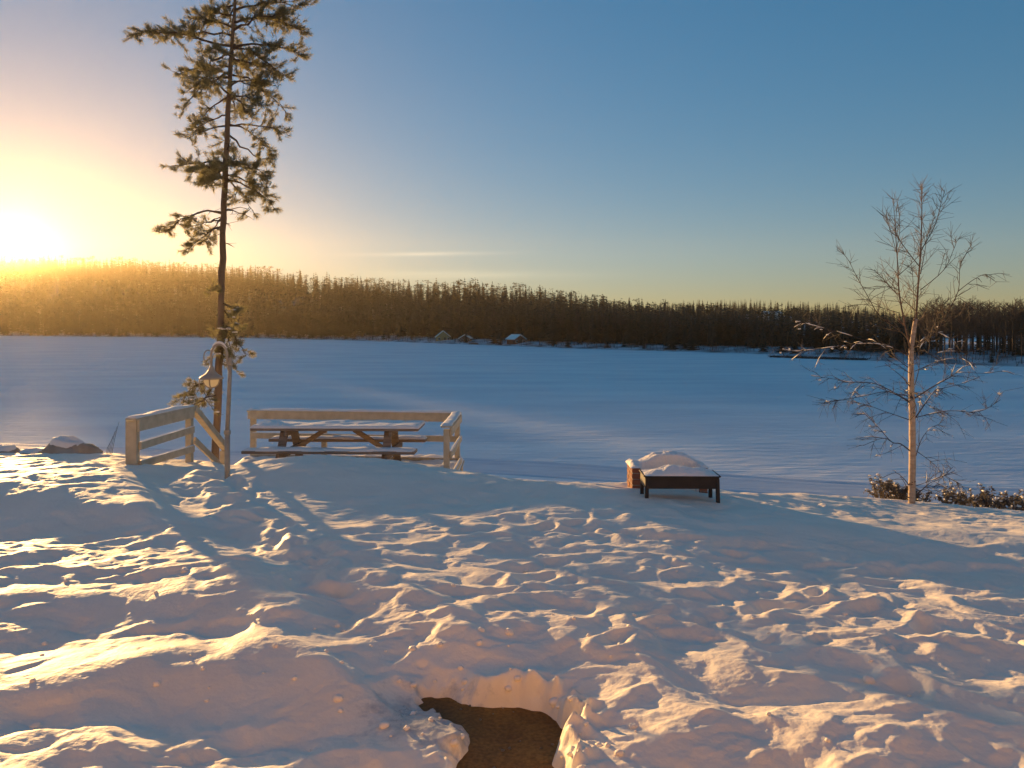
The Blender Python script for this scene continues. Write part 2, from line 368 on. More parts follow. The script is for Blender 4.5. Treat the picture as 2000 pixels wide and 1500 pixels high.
# trodden trails: chains of blurred dents
_fr = np.random.default_rng(21); FEET = []
def trail(pts, step=.30):
    pts = [np.array(p, float) for p in pts]
    for a, b in zip(pts[:-1], pts[1:]):
        L = np.linalg.norm(b - a); d = (b - a) / L; nrm = np.array([-d[1], d[0]]); k = int(L / step)
        for i in range(k):
            p = a + d * (i + _fr.uniform(.1, .9)) * step + nrm * (.1 if i % 2 else -.1) + _fr.normal(0, .07, 2)
            FEET.append((p[0], p[1], math.atan2(d[1], d[0]) + _fr.normal(0, .4), _fr.uniform(.015, .045), _fr.uniform(.7, 1.4)))
trail([(-3.9, 9.6), (-2.9, 7.6), (-1.9, 5.9), (-1.1, 4.8), (-.5, 4.3)]); trail([(-3.6, 9.3), (-2.4, 7.2), (-1.4, 5.6)])
trail([(-.1, 4.6), (.3, 6.2), (1.0, 7.6), (1.6, 8.2)]); trail([(.5, 4.2), (1.5, 4.9), (2.6, 5.8), (3.8, 6.1)]); trail([(-.6, 6.6), (.6, 6.9), (2.4, 6.3)]); trail([(1.6, 3.4), (2.2, 4.4), (2.7, 5.4)])
PATH = [Q(px, py, 6.1) for px, py in ((300, 930), (400, 1010), (520, 1090), (640, 1180), (735, 1265), (830, 1350))]
def line_d(x, y, pts):
    best = np.full(x.shape, 1e9)
    for a, b in zip(pts[:-1], pts[1:]):
        ex, ey = b[0] - a[0], b[1] - a[1]; t = np.clip(((x - a[0]) * ex + (y - a[1]) * ey) / (ex * ex + ey * ey), 0, 1)
        best = np.minimum(best, (x - a[0] - t * ex) ** 2 + (y - a[1] - t * ey) ** 2)
    return np.sqrt(best)
def ground(x, y, micro=True):
    x = np.asarray(x, float); y = np.asarray(y, float)
    ye = np.interp(x, EX, EY); sl = np.interp(x, SX, SY)
    d = np.maximum(y - ye, 0)
    z = tps(np.clip(x, -10, 11), np.clip(np.minimum(y, ye), 1.0, 20))
    z = z - sl * (np.sqrt(d * d + .7) - math.sqrt(.7))
    z = np.where(y < 4, z, z)
    if micro:
        on = 1 - sstep(0, 1.5, d) * .6
        sm = np.zeros(x.shape)
        for cx, cy_, rx, ry in SMOOTH: sm = np.maximum(sm, np.exp(-(((x - cx) / rx) ** 2 + ((y - cy_) / ry) ** 2) ** 2))
        amp = on * (1 - .72 * sm); amp2 = on * (1 - .45 * sm)
        wx = x + .16 * fbm(x * 1.3 + 3, y * 1.3, 3); wy = y + .16 * fbm(x * 1.3, y * 1.3 + 40, 3)
        near = 1 - sstep(5.0, 7.5, y)
        z = z + .03 * fbm(x * .8, y * .9 + 5, 2) * on
        b1 = .4 - np.abs(perlin(wx * 1.5 + 7, wy * 1.9)); b2 = .4 - np.abs(perlin(wx * 3.6 + 1, wy * 4.3 + 13)); b3 = .4 - np.abs(perlin(wx * 8.5, wy * 9.5 + 3))
        patch = .3 + .7 * sstep(-.35, .3, perlin(x * 1.1 + 50, y * 1.2))
        z = z + amp * ((.036 + .030 * near) * b1 + (.016 + .013 * near) * b2 * patch + (.0035 + .003 * near) * b3 * patch)
        z = z + amp * (.005 * fbm(x * 11, y * 12, 2) * patch + .0016 * fbm(x * 34, y * 36, 2)) + .0008 * fbm(x * 60, y * 60, 2)
        t1 = perlin(wx * 2.3 + 21, wy * 2.7 + 4); t2 = perlin(wx * 4.6 + 5, wy * 5.2 + 31); t3 = perlin(wx * 9.5 + 2, wy * 10.5)
        z = z - amp2 * ((.013 + .010 * near) * sstep(.02, .30, t1) * (.7 + .6 * t2) + (.004 + .004 * near) * sstep(.0, .28, t2) + .001 * sstep(-.05, .2, t3))
        z = z + amp2 * .002 * (.4 - np.abs(perlin(wx * 17, wy * 19)))
        for fx, fy, fa, fd, fs in FEET:
            m = (np.abs(x - fx) < .4) & (np.abs(y - fy) < .4)
            if not m.any(): continue
            dx, dy = wx[m] - fx, wy[m] - fy
            u = dx * math.cos(fa) + dy * math.sin(fa); v = -dx * math.sin(fa) + dy * math.cos(fa)
            r = np.sqrt((u / (.15 * fs)) ** 2 + (v / (.08 * fs)) ** 2)
            z[m] += -fd * np.exp(-r ** 2.4) + .3 * fd * np.exp(-((r - 1.6) / .5) ** 2)
        pd = line_d(wx, wy, PATH); z = z - .05 * np.exp(-(pd / .24) ** 2) + .022 * np.exp(-((pd - .46) / .13) ** 2)
        # melt hole with lumpy crusted rim
        m = (np.abs(x) < 1.8) & (y > 2.6) & (y < 5.2)
        if m.any():
            X, Y = x[m], y[m]
            sd = poly_sd(X, Y, HOLE) + .05 * fbm(X * 4.5, Y * 4.5, 2)
            Z = z[m]
            rim = np.exp(-((sd - .07) / .07) ** 2); right = sstep(-.15, .25, X)
            Z = Z + rim * (.004 + .03 * right) * (1 + 1.6 * (.5 - np.abs(perlin(X * 9, Y * 9)) * 2))
            shelf = np.exp(-(((X + .62) / .36) ** 2 + ((Y - 3.75) / .32) ** 2) ** 2)     # thin ice shelf left of the hole
            Z = Z - shelf * .012
            Z = np.maximum(Z - .035 * np.exp(-(np.maximum(sd, 0) / .22) ** 2), 6.115 - .5 * np.maximum(sd - .12, 0))
            far = sstep(3.7, 3.95, Y)
            edge = 1 - sstep(-.03, .04 + .05 * sstep(-.2, .3, perlin(X * 5 + 3, Y * 5)) + .16 * far * (.6 + perlin(X * 4, Y * 4)), sd)
            lump = np.exp(-((sd - .03) / .06) ** 2) * (.4 - np.abs(perlin(X * 11, Y * 11 + 8))) * .06
            z[m] = Z * (1 - edge) + 6.03 * edge + lump + .03 * edge * (1 - edge) * 4 * (.4 - np.abs(perlin(X * 7 + 5, Y * 9)))
    return np.maximum(z, -.6)

GX0, GX1 = -.85, .85
def build_terrain():
    nu = 1080
    ys = np.concatenate([np.linspace(2.4, 5.0, 290, endpoint=False), np.linspace(5.0, 7.5, 160, endpoint=False), np.linspace(7.5, 11.2, 170, endpoint=False), 11.2 + (np.linspace(0, 1, 70) ** 1.5) * 18])
    us = np.linspace(GX0, GX1, nu)
    U, Yg = np.meshgrid(us, ys); Xg = U * (np.minimum(Yg, 16) + 3.4)
    Z = ground(Xg.ravel(), Yg.ravel()).reshape(Xg.shape)
    V = np.stack([Xg, Yg, Z], -1).reshape(-1, 3)
    i = np.arange(len(ys) - 1)[:, None] * nu + np.arange(nu - 1)[None, :]
    F = np.stack([i, i + 1, i + nu + 1, i + nu], -1).reshape(-1, 4)
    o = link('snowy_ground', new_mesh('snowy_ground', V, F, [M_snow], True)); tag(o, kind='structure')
    # the coarse rest of the near shore, round and behind the viewpoint
    xs = np.arange(-120, 120.1, 1.0); y2 = np.arange(-40, 40.1, 1.0)
    X2, Y2 = np.meshgrid(xs, y2); Z2 = ground(X2.ravel(), Y2.ravel()).reshape(X2.shape) - .06
    V = np.stack([X2, Y2, Z2], -1).reshape(-1, 3); n2 = len(xs)
    i = (np.arange(len(y2) - 1)[:, None] * n2 + np.arange(n2 - 1)[None, :]).ravel()
    cx = V[i, 0] + .5; cyy = V[i, 1] + .5
    keep = ~((cyy > 2.9) & (cyy < 28.5) & (np.abs(cx) < .85 * (np.minimum(cyy, 16) + 3.4) - 1.3))
    i = i[keep]
    F = np.stack([i, i + 1, i + n2 + 1, i + n2], -1)
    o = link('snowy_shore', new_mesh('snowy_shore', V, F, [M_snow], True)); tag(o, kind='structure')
build_terrain()
def gz(x, y): return float(ground(np.array([x]), np.array([y]))[0])

# ------------------------------------------------------------------ unseen house, added to bounce warm light onto the yard snow
def fill_house():
    t = thing('unseen_house', 'unseen ochre timber house added behind the viewpoint for warm bounce light', 'house', (0, -2.6, 5.8))
    M_och = mat('ochre_house_paint', (.60, .38, .16), .75, col2=(.68, .44, .20), scale=3, stretch=(1, 1, 8), bump=.3, bscale=20, bdist=.005)
    brd = MB(); brd.box((0, 0, 0), (16, .03, .155), None, .004); brd = brd.mesh('board', M_och)
    b = MB(); b.box((0, -3.5, 2.3), (15.9, 7.0, 5.4)); b.build('wall', M_och, t)
    for i in range(30): link('board', brd, t, (0, .016, .08 + i * .165))
    b = MB()
    for s_ in (-1, 1): b.bar((0, -3.5 + s_ * 4.0, 4.75), (0, -3.5, 7.2), 17.0, .3, .02)
    b.build('roof', M_cap, t)
    for x in (-4.5, -1.5, 3.6):
        f = MB(); f.box((x, .05, 2.1), (1.4, .1, 1.4), None, .01); fo = f.build('window', M_white, t); g = MB(); g.box((x, .102, 2.1), (1.2, .02, 1.2)); g.build('pane', M_pane, fo)
    d = MB(); d.box((.9, .05, 1.05), (1.0, .09, 2.1), None, .01); dr = d.build('door', M_white, t)
    h_ = MB(); h_.tube([(1.28, .1, 1.0), (1.28, .15, 1.0), (1.15, .15, 1.0)], .012, 6); h_.build('handle', M_steel, dr)
fill_house()

# ------------------------------------------------------------------ frozen lake
V = [(-1150, -45, 0), (1150, -45, 0), (1150, 800, 0), (-1150, 800, 0)]
lake = link('frozen_lake', new_mesh('frozen_lake', np.array(V), [(0, 1, 2, 3)], [M_lake])); tag(lake, kind='structure')

def build_track():
    line = [(-90, 60), (-45, 50), (-25, 46), (0, 42), (14, 36.5), (24, 34), (45, 33.2), (90, 34)]
    xs = np.arange(-90, 90, .5); yc = np.interp(xs, [p[0] for p in line], [p[1] for p in line])
    k = np.ones(21) / 21; yc = np.convolve(np.pad(yc, 10, 'edge'), k, 'valid')
    prof = [(-2.3, .002), (-2.1, .07), (-1.9, .09), (-1.7, .01), (-1.5, .01), (-1.3, .06), (-1.1, .012), (-.2, .03), (.2, .03), (.7, .012), (.9, .07), (1.1, .012), (1.5, .01), (1.7, .10), (1.95, .07), (2.2, .002)]
    V = []; n = len(prof)
    for x, y in zip(xs, yc):
        for o_, z in prof: V.append((x, y + o_ * (1 + .03 * math.sin(x * .7)), .004 + .4 * z * (1 + .25 * math.sin(x * 1.3 + o_ * 3))))
    i = np.arange(len(xs) - 1)[:, None] * n + np.arange(n - 1)[None, :]
    F = np.stack([i, i + n, i + n + 1, i + 1], -1).reshape(-1, 4)
    tag(link('ski_track', new_mesh('ski_track', np.array(V), F, [M_track], True)), kind='structure')
build_track()

# ------------------------------------------------------------------ far shore, hills and forest
SH = [(-1000, 651), (-600, 653), (0, 656), (450, 660), (650, 664), (800, 668.5), (1100, 680), (1300, 686), (1500, 692), (1650, 702), (1800, 709), (1950, 715), (2200, 722), (2600, 735)]
SHP = np.array([[(px - 1000) / FPX * 8 * FPX / (py - HOR), 8 * FPX / (py - HOR), px] for px, py in SH])
_seg = np.linalg.norm(np.diff(SHP[:, :2], axis=0), axis=1); SHL = np.concatenate([[0], np.cumsum(_seg)])
SKY_PX = [-1000, 0, 60, 100, 250, 400, 470, 600, 700, 800, 850, 950, 1050, 1150, 1250, 1370, 1500, 1640, 1750, 1850, 1950, 2200, 2600]
SKY_PY = [495, 498, 498, 500, 507, 515, 519, 534, 542, 550, 547, 553, 562, 575, 589, 600, 611, 620, 628, 625, 622, 620, 620]
def shore(s):
    x = np.interp(s, SHL, SHP[:, 0]); y = np.interp(s, SHL, SHP[:, 1])
    e = 6.0
    tx = np.interp(s + e, SHL, SHP[:, 0]) - np.interp(s - e, SHL, SHP[:, 0]); ty = np.interp(s + e, SHL, SHP[:, 1]) - np.interp(s - e, SHL, SHP[:, 1])
    L = np.hypot(tx, ty) + 1e-9; return x, y, -ty / L, tx / L     # normal points away from the lake
def plateau(px, Y, th=17.0):    # ground height that puts tree tops on the skyline
    return np.maximum(EYE + (HOR - np.interp(px, SKY_PX, SKY_PY)) / FPX * Y - th, 1.2)
def hill_z(x, y, d):
    px = 1000 + x / y * FPX
    th = np.interp(px, [-500, 400, 1100, 1500, 2000], [17, 17, 15, 12, 8])
    pl = plateau(px, y, th)
    return .35 * sstep(0, 3, d) + 1.2 * sstep(2, 14, d) + np.maximum(pl - 1.5, 0) * sstep(10, 75, d)
def build_hill():
    ss = np.arange(0, SHL[-1], 6.0); ds = np.array([-4, -1, 0, 1, 2.5, 5, 8, 12, 18, 25, 33, 42, 52, 63, 75, 90, 110])
    x, y, nx, ny = shore(ss)
    k = np.ones(9) / 9; sm = lambda a: np.convolve(np.pad(a, 4, 'edge'), k, 'valid'); nx, ny = sm(nx), sm(ny)
    X = x[:, None] + nx[:, None] * ds; Y = y[:, None] + ny[:, None] * ds
    Z = hill_z(X, Y, ds[None, :] + 2.0 * fbm(X * .03, Y * .03, 3)) - .3 * (ds[None, :] < 0)
    Z += .25 * fbm(X * .1, Y * .1, 3) * sstep(1, 8, ds)[None, :]
    n = len(ds); i = np.arange(len(ss) - 1)[:, None] * n + np.arange(n - 1)[None, :]
    F = np.stack([i, i + n, i + n + 1, i + 1], -1).reshape(-1, 4)
    tag(link('hill', new_mesh('hill', np.stack([X, Y, Z], -1).reshape(-1, 3), F, [M_bank], True)), kind='structure')
build_hill()

def spruce_mesh(seed, h=16.0, n=20, kk=8):
    r = random.Random(seed); V = []; F = []
    for i in range(n):
        t = (i + r.random() * .6) / n; z = h * (.10 + .90 * t); R = (2.5 * (1 - t) ** .85 + .15) * r.uniform(.8, 1.15)
        k = max(4, int(kk * (1 - t)) + 3); a0 = r.random() * 6
        for j in range(k):
            a = a0 + 2 * math.pi * j / k + r.uniform(-.3, .3); L = R * r.uniform(.65, 1.15); w = L * .46 + .15
            c, s = math.cos(a), math.sin(a); dz = -L * .38
            b = len(V)
            V += [(0, 0, z + .35), (c * L * .55 - s * w, s * L * .55 + c * w, z + dz * .5 - .15), (c * L, s * L, z + dz), (c * L * .55 + s * w, s * L * .55 - c * w, z + dz * .5 - .15)]
            F += [(b, b + 1, b + 2), (b, b + 2, b + 3)]
    b = len(V); V += [(-.12, 0, h * .97), (.12, 0, h * .97), (0, 0, h * 1.05)]; F.append((b, b + 1, b + 2))
    return np.array(V), np.array(F)
def pine_mesh(seed, h=16.0, nc=22):
    r = random.Random(seed); V = []; F = []
    for c_ in range(nc):
        t = r.uniform(.42, 1.0); R = 2.0 * (1 - abs(t - .72) / .5) + .3; a = r.random() * 6.28; q = r.uniform(.2, 1) * R
        cx, cy_, cz = math.cos(a) * q, math.sin(a) * q, h * t
        for j in range(10):
            d = Vector((r.gauss(0, .6), r.gauss(0, .6), r.gauss(0, .32))); e = Vector((r.gauss(0, 1), r.gauss(0, 1), r.gauss(0, .6))).normalized() * r.uniform(.3, .6)
            f = Vector((r.gauss(0, 1), r.gauss(0, 1), r.gauss(0, .8))).normalized() * .35
            b = len(V); p = Vector((cx, cy_, cz)) + d; V += [p - e, p + f, p + e]; F.append((b, b + 1, b + 2))
    return np.array([tuple(v) for v in V]), np.array(F)
def tri_tube(V, F, a, b_, r0, r1):
    a, b_ = Vector(a), Vector(b_); d = (b_ - a).normalized(); u = d.cross(Vector((.3, 1, .2))).normalized(); w = d.cross(u); k = len(V)
    for p, r in ((a, r0), (b_, r1)):
        for q in (0, 2.094, 4.189): V.append(tuple(p + (u * math.cos(q) + w * math.sin(q)) * r))
    for q in range(3):
        q2 = (q + 1) % 3; F.append((k + q, k + q2, k + 3 + q2)); F.append((k + q, k + 3 + q2, k + 3 + q))
def trunk_mesh(h, r): 
    V = []; F = []; tri_tube(V, F, (0, 0, -1), (0, 0, h * .5), r, r * .7); tri_tube(V, F, (0, 0, h * .5), (0, 0, h * .97), r * .7, r * .2); return np.array(V), np.array(F)
def bare_mesh(seed, h=12.0, nb=15, sub=5):
    r = random.Random(seed); V = []; F = []
    for i in range(nb):
        t = r.uniform(.3, .9); a = r.random() * 6.28; L = h * .32 * (1.15 - t) * r.uniform(.7, 1.2); z = h * t
        p = Vector((0, 0, z)); e = p + Vector((math.cos(a) * L * .7, math.sin(a) * L * .7, L)); tri_tube(V, F, p, e, .05, .03)
        for j in range(sub):
            q = p.lerp(e, r.uniform(.3, 1)); f = q + Vector((r.gauss(0, .5), r.gauss(0, .5), r.uniform(.3, 1.1))) * (L * .42); tri_tube(V, F, q, f, .028, .014)
            for k in range(2):
                g_ = q.lerp(f, r.uniform(.4, 1)); tri_tube(V, F, g_, g_ + Vector((r.gauss(0, .5), r.gauss(0, .5), r.uniform(.1, .8))) * (L * .3), .018, .01)
    return np.array(V), np.array(F)
KINDS = {'spruce': ([spruce_mesh(i) for i in range(6)], trunk_mesh(16, .13), M_spruce, 16.0),
         'pine': ([pine_mesh(40 + i) for i in range(6)], trunk_mesh(16, .13), M_fpine, 16.0),
         'bare': ([bare_mesh(80 + i) for i in range(5)], trunk_mesh(12, .11), M_bare, 12.0)}

LOD = {'spruce': [spruce_mesh(i, 16.0, 15, 6) for i in range(200, 206)], 'pine': [pine_mesh(240 + i, 16.0, 14) for i in range(6)], 'bare': [bare_mesh(280 + i, 12.0, 9, 3) for i in range(5)]}
def build_forest():
    fr = np.random.default_rng(5); T = []      # (x, y, z, height, kind, variant, rot, widen, px, d)
    s = SHL[0]
    for d in [3, 6, 9, 12, 15, 18, 21, 24, 27, 31, 35, 39, 43, 48, 53, 58, 63, 68, 73, 78, 84, 90]:
        s = 0.0
        while s < SHL[-1] - 12:
            s += fr.uniform(1.8, 4.8) * (1.5 if d < 10 else (1.0 if d < 50 else 1.25))
            dd = d + fr.uniform(-2, 2)
            x, y, nx, ny = shore(np.array([s])); x, y, nx, ny = x[0], y[0], nx[0], ny[0]
            X, Y = x + nx * dd, y + ny * dd; px = 1000 + X / Y * FPX
            if px < -160 or px > 2120: continue
            py_shore = np.interp(px, [a for a, b in SH], [b for a, b in SH])
            if dd < 12 and fr.random() < .55: continue
            if 690 < px < 1060 and dd < 16 and fr.random() < .8: continue           # clearing by the cottages
            th = float(np.interp(px, [-500, 400, 1100, 1500, 2000], [17, 17, 15, 12, 8]))
            if px > 1800: kind = fr.choice(['bare', 'spruce', 'pine'], p=[.82, .10, .08])
            elif px > 1050: kind = fr.choice(['bare', 'spruce', 'pine'], p=[.18 if dd < 30 else .03, .58 if dd < 30 else .67, .24 if dd < 30 else .30])
            else: kind = fr.choice(['bare', 'spruce', 'pine'], p=[.07 if dd < 30 else .01, .58 if dd < 30 else .64, .35])
            h = th * fr.uniform(.72, 1.08) * (1 + .14 * float(perlin(np.array(s / 23.0), np.array(d / 40.0))))
            if kind == 'bare': h *= .9 if px < 1800 else 1.55
            if dd < 12: h *= fr.uniform(.35, .8)
            z = float(hill_z(np.array(X), np.array(Y), np.array(dd))) - .3
            T.append((X, Y, z, h, kind, int(fr.integers(0, 5)), fr.uniform(0, 6.28), fr.uniform(1.15, 1.8), px, dd))
    T.sort(key=lambda t: -(t[3] / t[1]) * (1.6 if t[9] < 25 or t[9] > 70 else 1.0))
    caps = {'spruce': 130, 'pine': 90, 'bare': 80}; cnt = {k: 0 for k in caps}
    rest = {k: [] for k in caps}
    meshes = {}
    for k, (vs_, tr, m, h0) in KINDS.items():
        meshes[k] = ([new_mesh(k + '_crown', v, f, [m]) for v, f in vs_], new_mesh(k + '_trunk', tr[0], tr[1], [M_fbark]))
    LAB = {'spruce': ('spruce_tree', 'dark pointed spruce in the far lakeside forest', 'spruces of the far forest'),
           'pine': ('pine_tree', 'far pine with tufted crown in the lakeside forest', 'pines of the far forest'),
           'bare': ('bare_tree', 'leafless grey-brown tree on the far lake shore', 'leafless trees of the far shore')}
    for X, Y, z, h, kind, va, rot, wd, px, dd in T:
        if cnt[kind] < caps[kind] and -20 < px < 2020:
            cnt[kind] += 1
            nm, lab, grp = LAB[kind]; lab += next(t_ for lim, t_ in ((430, ', left of the lone pine'), (850, ', between the lone pine and the cottages'), (1045, ', above the cottages'), (1640, ', between the cottages and the birch'), (9999, ', behind the birch')) if px < lim); sc = h / KINDS[kind][3]
            o = thing(nm, lab, 'tree', (X, Y, z), rot, grp); o.scale = (sc * wd, sc * wd, sc)
            link('trunk', meshes[kind][1], o); link('crown', meshes[kind][0][va % len(meshes[kind][0])], o)
        else: rest[kind].append((X, Y, z, h, va, rot, wd))
    for kind, L in rest.items():
        vs_, tr, m, h0 = KINDS[kind]; vs_ = LOD[kind]; VV = []; FF = []; MI = []; b = 0
        for X, Y, z, h, va, rot, wd in L:
            c, s_ = math.cos(rot), math.sin(rot); sc = h / h0
            for (v, f), mi in ((vs_[va % len(vs_)], 0), (tr, 1)):
                w = np.empty_like(v); w[:, 0] = (v[:, 0] * c - v[:, 1] * s_) * sc * wd + X; w[:, 1] = (v[:, 0] * s_ + v[:, 1] * c) * sc * wd + Y; w[:, 2] = v[:, 2] * sc + z
                VV.append(w); FF.append(f + b); MI.append(np.full(len(f), mi)); b += len(v)
        nm = {'spruce': 'spruce_forest', 'pine': 'pine_forest', 'bare': 'leafless_wood'}[kind]
        o = link(nm, new_mesh(nm, np.vstack(VV), np.vstack(FF), [m, M_fbark], mi=np.concatenate(MI)))
        tag(o, {'spruce': 'dense dark spruce forest covering the hill across the lake', 'pine': 'pine forest mixed into the wooded hill across the lake', 'bare': 'leafless thicket among the trees on the far shore'}[kind], 'forest', kind='stuff')
    print('forest', len(T), cnt, {k: len(v) for k, v in rest.items()})
build_forest()

# shoreline scrub: thin bare stems, uncountable
def build_scrub():
    fr = random.Random(3); V = []; F = []
    s = 0
    while s < SHL[-1] - 12:
        s += fr.uniform(.3, 1.5); d = fr.uniform(.3, 9)
        x, y, nx, ny = [a[0] for a in shore(np.array([s]))]
        X, Y = x + nx * d, y + ny * d; px = 1000 + X / Y * FPX
        if px < -50 or px > 2050: continue
        if 830 < px < 1050 and fr.random() < .5: continue
        z = float(hill_z(np.array(X), np.array(Y), np.array(d)))
        for k in range(3):
            h = fr.uniform(.8, 3.2); a = (X + fr.gauss(0, .4), Y + fr.gauss(0, .4), z - .2)
            tri_tube(V, F, a, (a[0] + fr.gauss(0, .35), a[1] + fr.gauss(0, .3), z + h), .05, .02)
    o = link('shore_scrub', new_mesh('shore_scrub', np.array(V), np.array(F), [M_bare]))
    tag(o, 'thin leafless scrub standing in the snow along the far shoreline', 'scrub', kind='stuff')
build_scrub()

# a farther wooded ridge to the right of the lake, with a snowy clearing
def build_ridge():
    pxs = np.arange(1180, 2300, 14.0)
    top = np.interp(pxs, [1180, 1300, 1400, 1480, 1560, 1640, 1720, 1850, 2000, 2300], [604, 596, 594, 592, 596, 600, 609, 625, 630, 632])
    rows = [(430, 1.0), (470, .45), (520, .75), (560, .97), (600, 1.0), (680, .9)]
    V = []; n = len(rows)
    for px, t in zip(pxs, top):
        zt = EYE + (HOR - t) / FPX * 590 - 9
        for Y, k in rows: V.append(((px - 1000) / FPX * Y, Y, zt * k if Y > 440 else 0))
    i = np.arange(len(pxs) - 1)[:, None] * n + np.arange(n - 1)[None, :]
    F = np.stack([i, i + n, i + n + 1, i + 1], -1).reshape(-1, 4)
    tag(link('far_ridge', new_mesh('far_ridge', np.array(V), F, [M_bank], True)), kind='structure')
    fr = random.Random(12); VV = []; FF = []; b = 0
    vs_, tr, m, h0 = KINDS['spruce']; vs_ = LOD['spruce']
    for q in range(1300):
        px = fr.uniform(1180, 2250); Y = fr.uniform(480, 640)
        if 1478 < px < 1548 and Y < 565: continue
        t = float(np.interp(px, pxs, top)); zt = EYE + (HOR - t) / FPX * 590 - 9
        z = zt * float(np.interp(Y, [r[0] for r in rows], [r[1] if r[0] > 440 else 0 for r in rows])) - .5
        h = fr.uniform(8, 13); sc = h / h0; v, f = vs_[fr.randrange(6)]; w = v * sc * np.array([1.1, 1.1, 1]) + np.array([(px - 1000) / FPX * Y, Y, z])
        VV.append(w); FF.append(f + b); b += len(v)
    o = link('ridge_forest', new_mesh('ridge_forest', np.vstack(VV), np.vstack(FF), [m]))
    tag(o, 'distant spruce wood on the low ridge right of the lake', 'forest', kind='stuff')
build_ridge()

# ------------------------------------------------------------------ cottages on the far shore
def cottage(px, py, w, dep, wall_h, roof_h, mw, gable_front, label, rz):
    Y = 8 * FPX / (py - HOR) + 3
    p = P(px, py, Y); t = thing('lake_cottage', label, 'cottage', (p.x, Y + dep / 2, float(hill_z(np.array(p.x), np.array(Y + dep / 2), np.array(5.0))) - .1), rz, 'cottages on the far shore')
    b = MB(); b.box((0, 0, wall_h / 2), (w, dep, wall_h)); 
    if gable_front: b.add([(-w / 2, -dep / 2, wall_h), (w / 2, -dep / 2, wall_h), (0, -dep / 2, wall_h + roof_h), (-w / 2, dep / 2, wall_h), (w / 2, dep / 2, wall_h), (0, dep / 2, wall_h + roof_h)], [(0, 1, 2), (4, 3, 5), (0, 2, 5, 3), (1, 4, 5, 2)])
    else: b.add([(-w / 2, -dep / 2, wall_h), (-w / 2, dep / 2, wall_h), (-w / 2, 0, wall_h + roof_h), (w / 2, -dep / 2, wall_h), (w / 2, dep / 2, wall_h), (w / 2, 0, wall_h + roof_h)], [(1, 0, 2), (3, 4, 5), (0, 3, 5, 2), (4, 1, 2, 5)])
    b.build('wall', mw, t)
    r = MB()
    if gable_front:
        for s in (-1, 1): r.bar((s * (w / 2 + .5), 0, wall_h - .5 * roof_h / (w / 2) + .15), (0, 0, wall_h + roof_h + .15), dep + 1.0, .35, .02)
    else:
        for s in (-1, 1): r.bar((0, s * (dep / 2 + .5), wall_h - .5 * roof_h / (dep / 2) + .15), (0, 0, wall_h + roof_h + .15), w + 1.0, .35, .02)
    ro = r.build('roof', M_cap, t); tag(ro, 'snow-covered roof')
    c = MB(); c.box((w * .2, dep * .1, wall_h + roof_h + .2), (.5, .5, 1.2)); c.build('chimney', M_house2, ro)
    d = MB(); d.box((w * .12, -dep / 2 - .03, 1.0), (.9, .08, 2.0)); dr = d.build('door', M_house2, t)
    for x in (-w * .28, w * .36):
        f = MB(); f.box((x, -dep / 2 - .03, wall_h * .58), (1.1, .1, 1.1)); fo = f.build('window', M_white, t)
        g = MB(); g.box((x, -dep / 2 - .085, wall_h * .58), (.9, .04, .9)); g.build('pane', M_pane, fo)
cottage(864, 669.5, 6.5, 6.5, 2.2, 2.6, M_house1, True, 'ochre lakeside cottage with steep snowy gable, leftmost of the far three', .12)
cottage(909, 671.5, 4.6, 4.5, 1.9, 1.4, M_house2, True, 'small dark brown hut between the two larger far cottages', -.1)
cottage(1008, 675.5, 5.6, 4.6, 2.1, 1.6, M_house3, True, 'reddish brown cottage with snowy roof, rightmost of the far three', .7)
def far_house(px, py, Y, w, h, label):
    p = P(px, py, Y); t = thing('hill_house', label, 'house', (p.x, p.y, p.z), 0, 'houses on the far ridge')
    b = MB(); b.box((0, 0, h / 2 - 1), (w, 8, h + 2)); b.build('wall', M_white, t)
    r = MB(); 
    for s in (-1, 1): r.bar((0, s * 4.6, h - .1), (0, 0, h + 1.6), w + 1, .4, .02)
    r.build('roof', M_cap, t)
    for k in range(3):
        g = MB(); g.box((-w * .32 + k * w * .32, -4.03, h * .5), (1.3, .1, 1.3)); g.build('window', M_pane, t)
far_house(1506, 620, 505, 12, 2.6, 'pale house in the snowy clearing on the far ridge')
# rowing boats pulled up by the cottages
def boat(px, py, L, rz, label):
    Y = 8 * FPX / (py - HOR) + .5; p = P(px, py, Y); V = []; F = []
    for i in range(9):
        t = i / 8; w = .75 * math.sin(math.pi * min(.5, .08 + t * .62) if t < .8 else math.pi * .5 * max(0.02, (1 - t) / .2)) 
        for a in range(7): q = math.pi * a / 6; V.append(((t - .5) * L, math.cos(q) * w, math.sin(q) * .55 * (.35 + .65 * w / .75)))
    for i in range(8):
        for a in range(6): F.append((i * 7 + a, i * 7 + a + 1, (i + 1) * 7 + a + 1, (i + 1) * 7 + a))
    o = thing('rowing_boat', label, 'boat', (p.x, Y, .35), rz)
    link('hull', new_mesh('hull', np.array(V), F, [M_dark], True), o)
    k = MB(); k.bar((-L / 2, 0, .56), (L / 2, 0, .5), .06, .08); k.build('keel', M_dark, o)
boat(1032, 676, 5, .1, 'dark upturned rowing boat in the snow right of the reddish cottage')
boat(925, 674, 4, .0, 'dark upturned rowing boat below the small brown hut')
